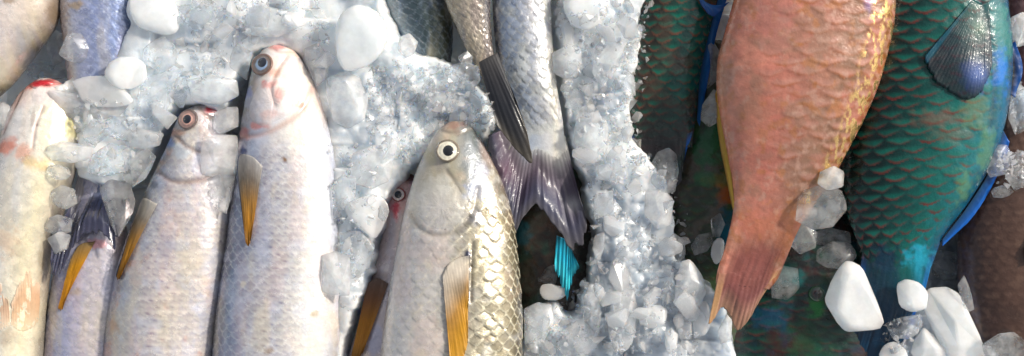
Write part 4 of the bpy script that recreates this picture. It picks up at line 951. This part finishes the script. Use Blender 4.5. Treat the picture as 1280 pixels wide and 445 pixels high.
# right side, over the dark fish
chunk([(1004, 236), (1030, 228), (1052, 238), (1059, 262), (1040, 284), (1016, 288), (994, 276), (996, 256)], 'large grey clear block of ice right of the pink tail root', CL, 26, 5, dz=6)
chunk([(1024, 214), (1042, 206), (1056, 214), (1054, 234), (1034, 238), (1022, 230)], 'smooth blue grey ice piece on top of the large grey clear block', MK, 18, 2, dz=4)
chunk([(986, 286), (1004, 278), (1022, 290), (1020, 310), (1000, 318), (986, 306)], 'dark clear ice lump below the large grey block', CL, 20, 4, dz=2)
chunk([(1016, 290), (1038, 284), (1062, 290), (1064, 304), (1040, 308), (1018, 306)], 'narrow clear ice layer under the large grey block', CL, 14, 3, dz=2)
chunk([(1022, 312), (1040, 300), (1062, 302), (1070, 320), (1058, 338), (1034, 336), (1020, 328)], 'clear ice lump with bright rim above the big white block', CL, 22, 5, dz=2)
chunk([(1028, 376), (1036, 352), (1052, 326), (1062, 323), (1080, 332), (1096, 366), (1108, 402), (1100, 414), (1076, 413), (1056, 417), (1044, 404)], 'big white tooth shaped block of ice at the bottom right of the pink fish', WH, 30, 2, dz=10, shape=9)
chunk([(1118, 354), (1132, 346), (1150, 352), (1162, 366), (1160, 388), (1140, 391), (1124, 386)], 'smaller bluish white block of ice at the tail of the teal fish', WH, 26, 3, dz=8, shape=9)
chunk([(1150, 376), (1162, 360), (1186, 358), (1200, 366), (1216, 400), (1230, 436), (1226, 460), (1190, 470), (1172, 430)], 'longest white block of ice leaning down to the bottom edge', WH, 32, 2, dz=2, shape=9)
chunk([(1138, 440), (1144, 424), (1156, 408), (1172, 422), (1186, 440), (1180, 466), (1150, 468)], 'white block of ice at the bottom edge in front of the longest one', WH, 24, 2, dz=6, shape=9)
chunk([(1098, 444), (1106, 430), (1120, 426), (1134, 438), (1136, 462), (1104, 466)], 'white lump of ice at the bottom edge, just right of the teal fish tail', WH, 22, 2, dz=6)
chunk([(1106, 404), (1126, 396), (1150, 392), (1154, 408), (1140, 424), (1116, 424)], 'shiny clear ice between the white blocks at the lower right', CL, 16, 6, dz=3)
chunk([(1226, 430), (1246, 416), (1268, 414), (1284, 428), (1286, 460), (1232, 462)], 'dark clear ice block in the bottom right corner', CL, 22, 4)
chunk([(1226, 196), (1236, 182), (1258, 180), (1266, 196), (1256, 218), (1236, 222)], 'clear shiny ice lump between the teal fish and the brown fish', CL, 20, 6, dz=4)
chunk([(1258, 196), (1274, 186), (1292, 192), (1292, 228), (1268, 240), (1256, 222)], 'clear rough ice at the right edge above the brown fish', CL, 20, 5, dz=3)
chunk(ell(1252, 240, 14, 8, 8), 'flat glassy ice flake on the top of the brown fish', CL, 9, 2)
chunk([(1262, 22), (1278, 14), (1294, 22), (1292, 52), (1272, 60), (1262, 44)], 'pale ice lump on the reddish fish in the corner', MK, 18, 4, dz=3)
chunk([(1264, 120), (1280, 110), (1294, 122), (1290, 160), (1270, 170), (1260, 148)], 'dim ice lump at the right edge below the blue rimmed fin', CL, 18, 4, dz=3)
chunk([(962, 346), (976, 330), (996, 336), (1000, 360), (984, 376), (966, 372)], 'thin glassy ice plate on the dark fish right of the pink tail', CL, 7, 2)
chunk([(1164, 322), (1176, 312), (1196, 316), (1198, 346), (1180, 352), (1166, 344)], 'dark glassy ice block in the gap left of the brown fish', CL, 16, 3)
chunk([(1196, 356), (1206, 344), (1214, 362), (1218, 386), (1206, 392)], 'glassy ice sliver between the longest white block and the brown fish', CL, 12, 3)
chunk([(878, 130), (892, 112), (906, 120), (904, 150), (886, 160), (876, 150)], 'dull clear ice wedged between the dark green fish and the pink one', CL, 12, 4, dz=-8)
chunk([(876, 60), (890, 50), (900, 66), (898, 100), (884, 112), (876, 92)], 'clear ice wedged beside the blue fin edge, higher up', CL, 12, 4, dz=-8)

# --- broken lumps: individual pieces scattered over the drifts
def proto_mesh(k, sharp):
    r = random.Random(100 + k); bm = bmesh.new()
    ax = (1, r.uniform(.45, .9), r.uniform(.3, .6))
    for _ in range(10 if sharp else 18):
        d = Vector((r.gauss(0, 1), r.gauss(0, 1), r.gauss(0, 1))).normalized() * r.uniform(.8, 1)
        bm.verts.new((d.x * ax[0], d.y * ax[1], d.z * ax[2]))
    h = bmesh.ops.convex_hull(bm, input=bm.verts[:])
    bmesh.ops.delete(bm, geom=[g for g in bm.verts if not g.link_faces], context='VERTS')
    if sharp:
        bmesh.ops.bevel(bm, geom=bm.edges[:] , offset=.03, segments=2, profile=.6, affect='EDGES', clamp_overlap=True)
    else:
        bmesh.ops.subdivide_edges(bm, edges=bm.edges[:], cuts=3, use_grid_fill=True)
        for _ in range(4): bmesh.ops.smooth_vert(bm, verts=bm.verts[:], factor=.5, use_axis_x=True, use_axis_y=True, use_axis_z=True)
    for q in bm.verts:
        q.co *= 1 + .0 * (random.Random(int(q.co.x * 900) + k).random() - .5) * (0.4 if sharp else .7)
    me = bpy.data.meshes.new('ice_lump'); bm.to_mesh(me); bm.free()
    me.polygons.foreach_set('use_smooth', [not sharp] * len(me.polygons))
    return me
PROTO = {}
for mi, (nm, mm) in enumerate((('a', MK), ('b', CL), ('c', M_ICE_CRUMB))):
    PROTO[nm] = []
    for k in range(8):
        me = proto_mesh(k + mi * 8, True); me.materials.append(mm); PROTO[nm].append(me)

ZONES = [
    ([(224, 2), (400, 2), (418, 60), (402, 100), (372, 40), (338, 30), (304, 80), (230, 128), (205, 150), (228, 60)], 54, (8, 34), 'cloudy ice lump in the drift above the row of white mullets', 'ice lumps above the white mullets'),
    ([(462, 92), (496, 76), (560, 84), (606, 112), (628, 150), (610, 168), (590, 160), (566, 146), (545, 160), (515, 205), (470, 190), (455, 150)], 50, (6, 19), 'glinting ice lump in the drift around the front mullet snout', 'ice lumps around the front snout'),
    ([(412, 180), (470, 180), (486, 250), (468, 330), (440, 400), (428, 380), (424, 250)], 18, (6, 13), 'small ice lump between the large white mullet and the front mullet', 'ice lumps between two mullets'),
    ([(96, 120), (170, 130), (206, 160), (180, 215), (120, 226), (98, 205)], 18, (6, 12), 'small clear ice lump in the left pile above the navy tail', 'ice lumps above the navy tail'),
    ([(694, 4), (800, 4), (792, 90), (786, 160), (800, 200), (806, 240), (760, 260), (740, 250), (724, 200), (706, 130)], 48, (7, 26), 'ice lump in the upper part of the drift right of the silver mullet', 'ice lumps in the upper right drift'),
    ([(742, 270), (800, 262), (836, 300), (850, 330), (868, 376), (872, 440), (660, 444), (660, 432), (700, 385), (730, 350)], 52, (7, 27), 'ice lump in the lower drift left of the pink tail', 'ice lumps in the lower drift'),
    ([(1232, 190), (1280, 184), (1280, 236), (1240, 232)], 6, (5, 9), 'tiny clear ice lump at the right edge above the brown fish', 'ice lumps at the right edge'),
    ([(1104, 398), (1150, 400), (1140, 440), (1100, 440)], 7, (5, 9), 'tiny clear ice lump among the white blocks at the lower right', 'ice lumps among the white blocks'),
    ([(784, 0), (814, 0), (808, 90), (800, 150), (806, 190), (836, 200), (862, 260), (864, 324), (838, 322), (822, 240), (786, 190), (780, 100)], 26, (5, 13), 'ice lump on the ragged edge of the drift, beside the dark red and green fish', 'ice lumps along the ragged drift edge'),
]
rr_ = random.Random(5)
for poly, num, (s0, s1), label, grp in ZONES:
    x0, x1 = min(a for a, b in poly), max(a for a, b in poly); y0, y1 = min(b for a, b in poly), max(b for a, b in poly)
    n = 0; tries = 0; placed = []
    while n < num and tries < 4000:
        tries += 1
        x, y = rr_.uniform(x0, x1), rr_.uniform(y0, y1)
        if not in_poly(np.array([x]), np.array([y]), poly)[0]: continue
        s = s0 + (s1 - s0) * rr_.random() ** 1.6
        if any((x - a) ** 2 + (y - b) ** 2 < (.55 * (s + q)) ** 2 for a, b, q in placed): continue
        z = float(np.median(hm_get(np.array([x, x + s * .5, x - s * .5, x, x]), np.array([y, y, y, y + s * .5, y - s * .5]))))
        if z > 92: continue
        o = bpy.data.objects.new('ice_lump', rr_.choice(PROTO[rr_.choice('aabbcc')]))
        COL.objects.link(o)
        o.location = W(x, y, z + s * .12, z); o.scale = [s * S * rr_.uniform(.8, 1.15) for _ in range(3)]
        o.rotation_euler = (rr_.uniform(-.6, .6), rr_.uniform(-.6, .6), rr_.uniform(0, 6.28))
        tag(o, label, 'ice', grp); placed.append((x, y, s)); n += 1

# --- crushed ice: the countless crumbs on the drifts
V_, F_ = [], []
cr = random.Random(11)
HULLS = []
for k in range(12):
    bm = bmesh.new(); r = random.Random(300 + k)
    for _ in range(9):
        d = Vector((r.gauss(0, 1), r.gauss(0, 1), r.gauss(0, 1))).normalized() * r.uniform(.7, 1)
        bm.verts.new((d.x, d.y * .7, d.z * .45))
    bmesh.ops.convex_hull(bm, input=bm.verts[:])
    bmesh.ops.delete(bm, geom=[g for g in bm.verts if not g.link_faces], context='VERTS'); bm.verts.index_update()
    HULLS.append(([q.co.copy() for q in bm.verts], [[q.index for q in f.verts] for f in bm.faces])); bm.free()
def crumb(x, y, z, s):
    b = len(V_); vs, fs = cr.choice(HULLS)
    R3 = Euler((cr.uniform(-.8, .8), cr.uniform(-.8, .8), cr.uniform(0, 6.28))).to_matrix()
    for q in vs:
        w = R3 @ (q * s); V_.append((x + w.x, y + w.y, z + w.z + s * .25))
    for t in fs: F_.append([b + i for i in t])
DRIFTS = [(z[0], n) for z, n in zip(ZONES, (260, 520, 90, 90, 520, 460, 50, 40, 90))] + [([(660, 385), (740, 380), (730, 440), (656, 440)], 50), ([(1236, 190), (1280, 190), (1280, 232), (1236, 228)], 20)]
for poly, num in DRIFTS:
    x0, x1 = min(a for a, b in poly), max(a for a, b in poly); y0, y1 = min(b for a, b in poly), max(b for a, b in poly)
    n = 0
    while n < num:
        x, y = cr.uniform(x0, x1), cr.uniform(y0, y1)
        if not in_poly(np.array([x]), np.array([y]), poly)[0]: continue
        n += 1
        z = float(hm_get(np.array([x]), np.array([y]))[0])
        if z > 95 and cr.random() < .9: continue
        crumb(x, y, z, 1.8 + 5.0 * cr.random() ** 1.8)
V_ = np.array(V_)
cru = link_mesh('crushed_ice', W(V_[:, 0], V_[:, 1], V_[:, 2], 40), F_, M_ICE_CRUMB, smooth=False)
cru['kind'] = 'stuff'; cru['label'] = 'fine crumbs of crushed ice scattered over the drifts'; cru['category'] = 'ice'

# ================================================================== CAMERA AND LIGHT
cam = bpy.data.cameras.new('camera'); co = bpy.data.objects.new('camera', cam); COL.objects.link(co)
co.location = (0, 0, H * S); co.rotation_euler = (0, 0, 0)
cam.sensor_width = 36; cam.lens = 36 * H / 1280; cam.clip_start = 0.02; cam.clip_end = 50
SC.camera = co

SUN_EL, SUN_AZ = math.radians(33), math.radians(62)      # azimuth measured from +Y (picture top) towards +X (right)
world = bpy.data.worlds.new('World'); SC.world = world; world.use_nodes = True
nt = world.node_tree; nt.nodes.clear()
sky = nt.nodes.new('ShaderNodeTexSky'); sky.sky_type = 'NISHITA'; sky.sun_disc = False
sky.sun_elevation = SUN_EL; sky.sun_rotation = SUN_AZ; sky.air_density = 1.0; sky.dust_density = 3.0; sky.ozone_density = 1.0
hs = nt.nodes.new('ShaderNodeHueSaturation'); hs.inputs['Saturation'].default_value = 0.36
bg = nt.nodes.new('ShaderNodeBackground'); bg.inputs['Strength'].default_value = 0.12
wo = nt.nodes.new('ShaderNodeOutputWorld')
nt.links.new(sky.outputs[0], hs.inputs['Color']); nt.links.new(hs.outputs[0], bg.inputs['Color']); nt.links.new(bg.outputs[0], wo.inputs['Surface'])
sun = bpy.data.lights.new('sun', 'SUN'); sun.energy = 3.0; sun.angle = math.radians(5); sun.color = (1.0, .93, .82)
so = bpy.data.objects.new('sun', sun); COL.objects.link(so)
d = Vector((math.sin(SUN_AZ) * math.cos(SUN_EL), math.cos(SUN_AZ) * math.cos(SUN_EL), math.sin(SUN_EL)))
so.rotation_euler = (-d).to_track_quat('-Z', 'Y').to_euler(); so.location = d * 2

SC.view_settings.view_transform = 'Standard'; SC.view_settings.look = 'None'; SC.view_settings.exposure = 0.38; SC.view_settings.gamma = 1.0
SC.render.engine = 'CYCLES'
SC.cycles.max_bounces = 14; SC.cycles.transmission_bounces = 10; SC.cycles.transparent_max_bounces = 10; SC.cycles.diffuse_bounces = 4; SC.cycles.glossy_bounces = 6
SC.cycles.use_denoising = True
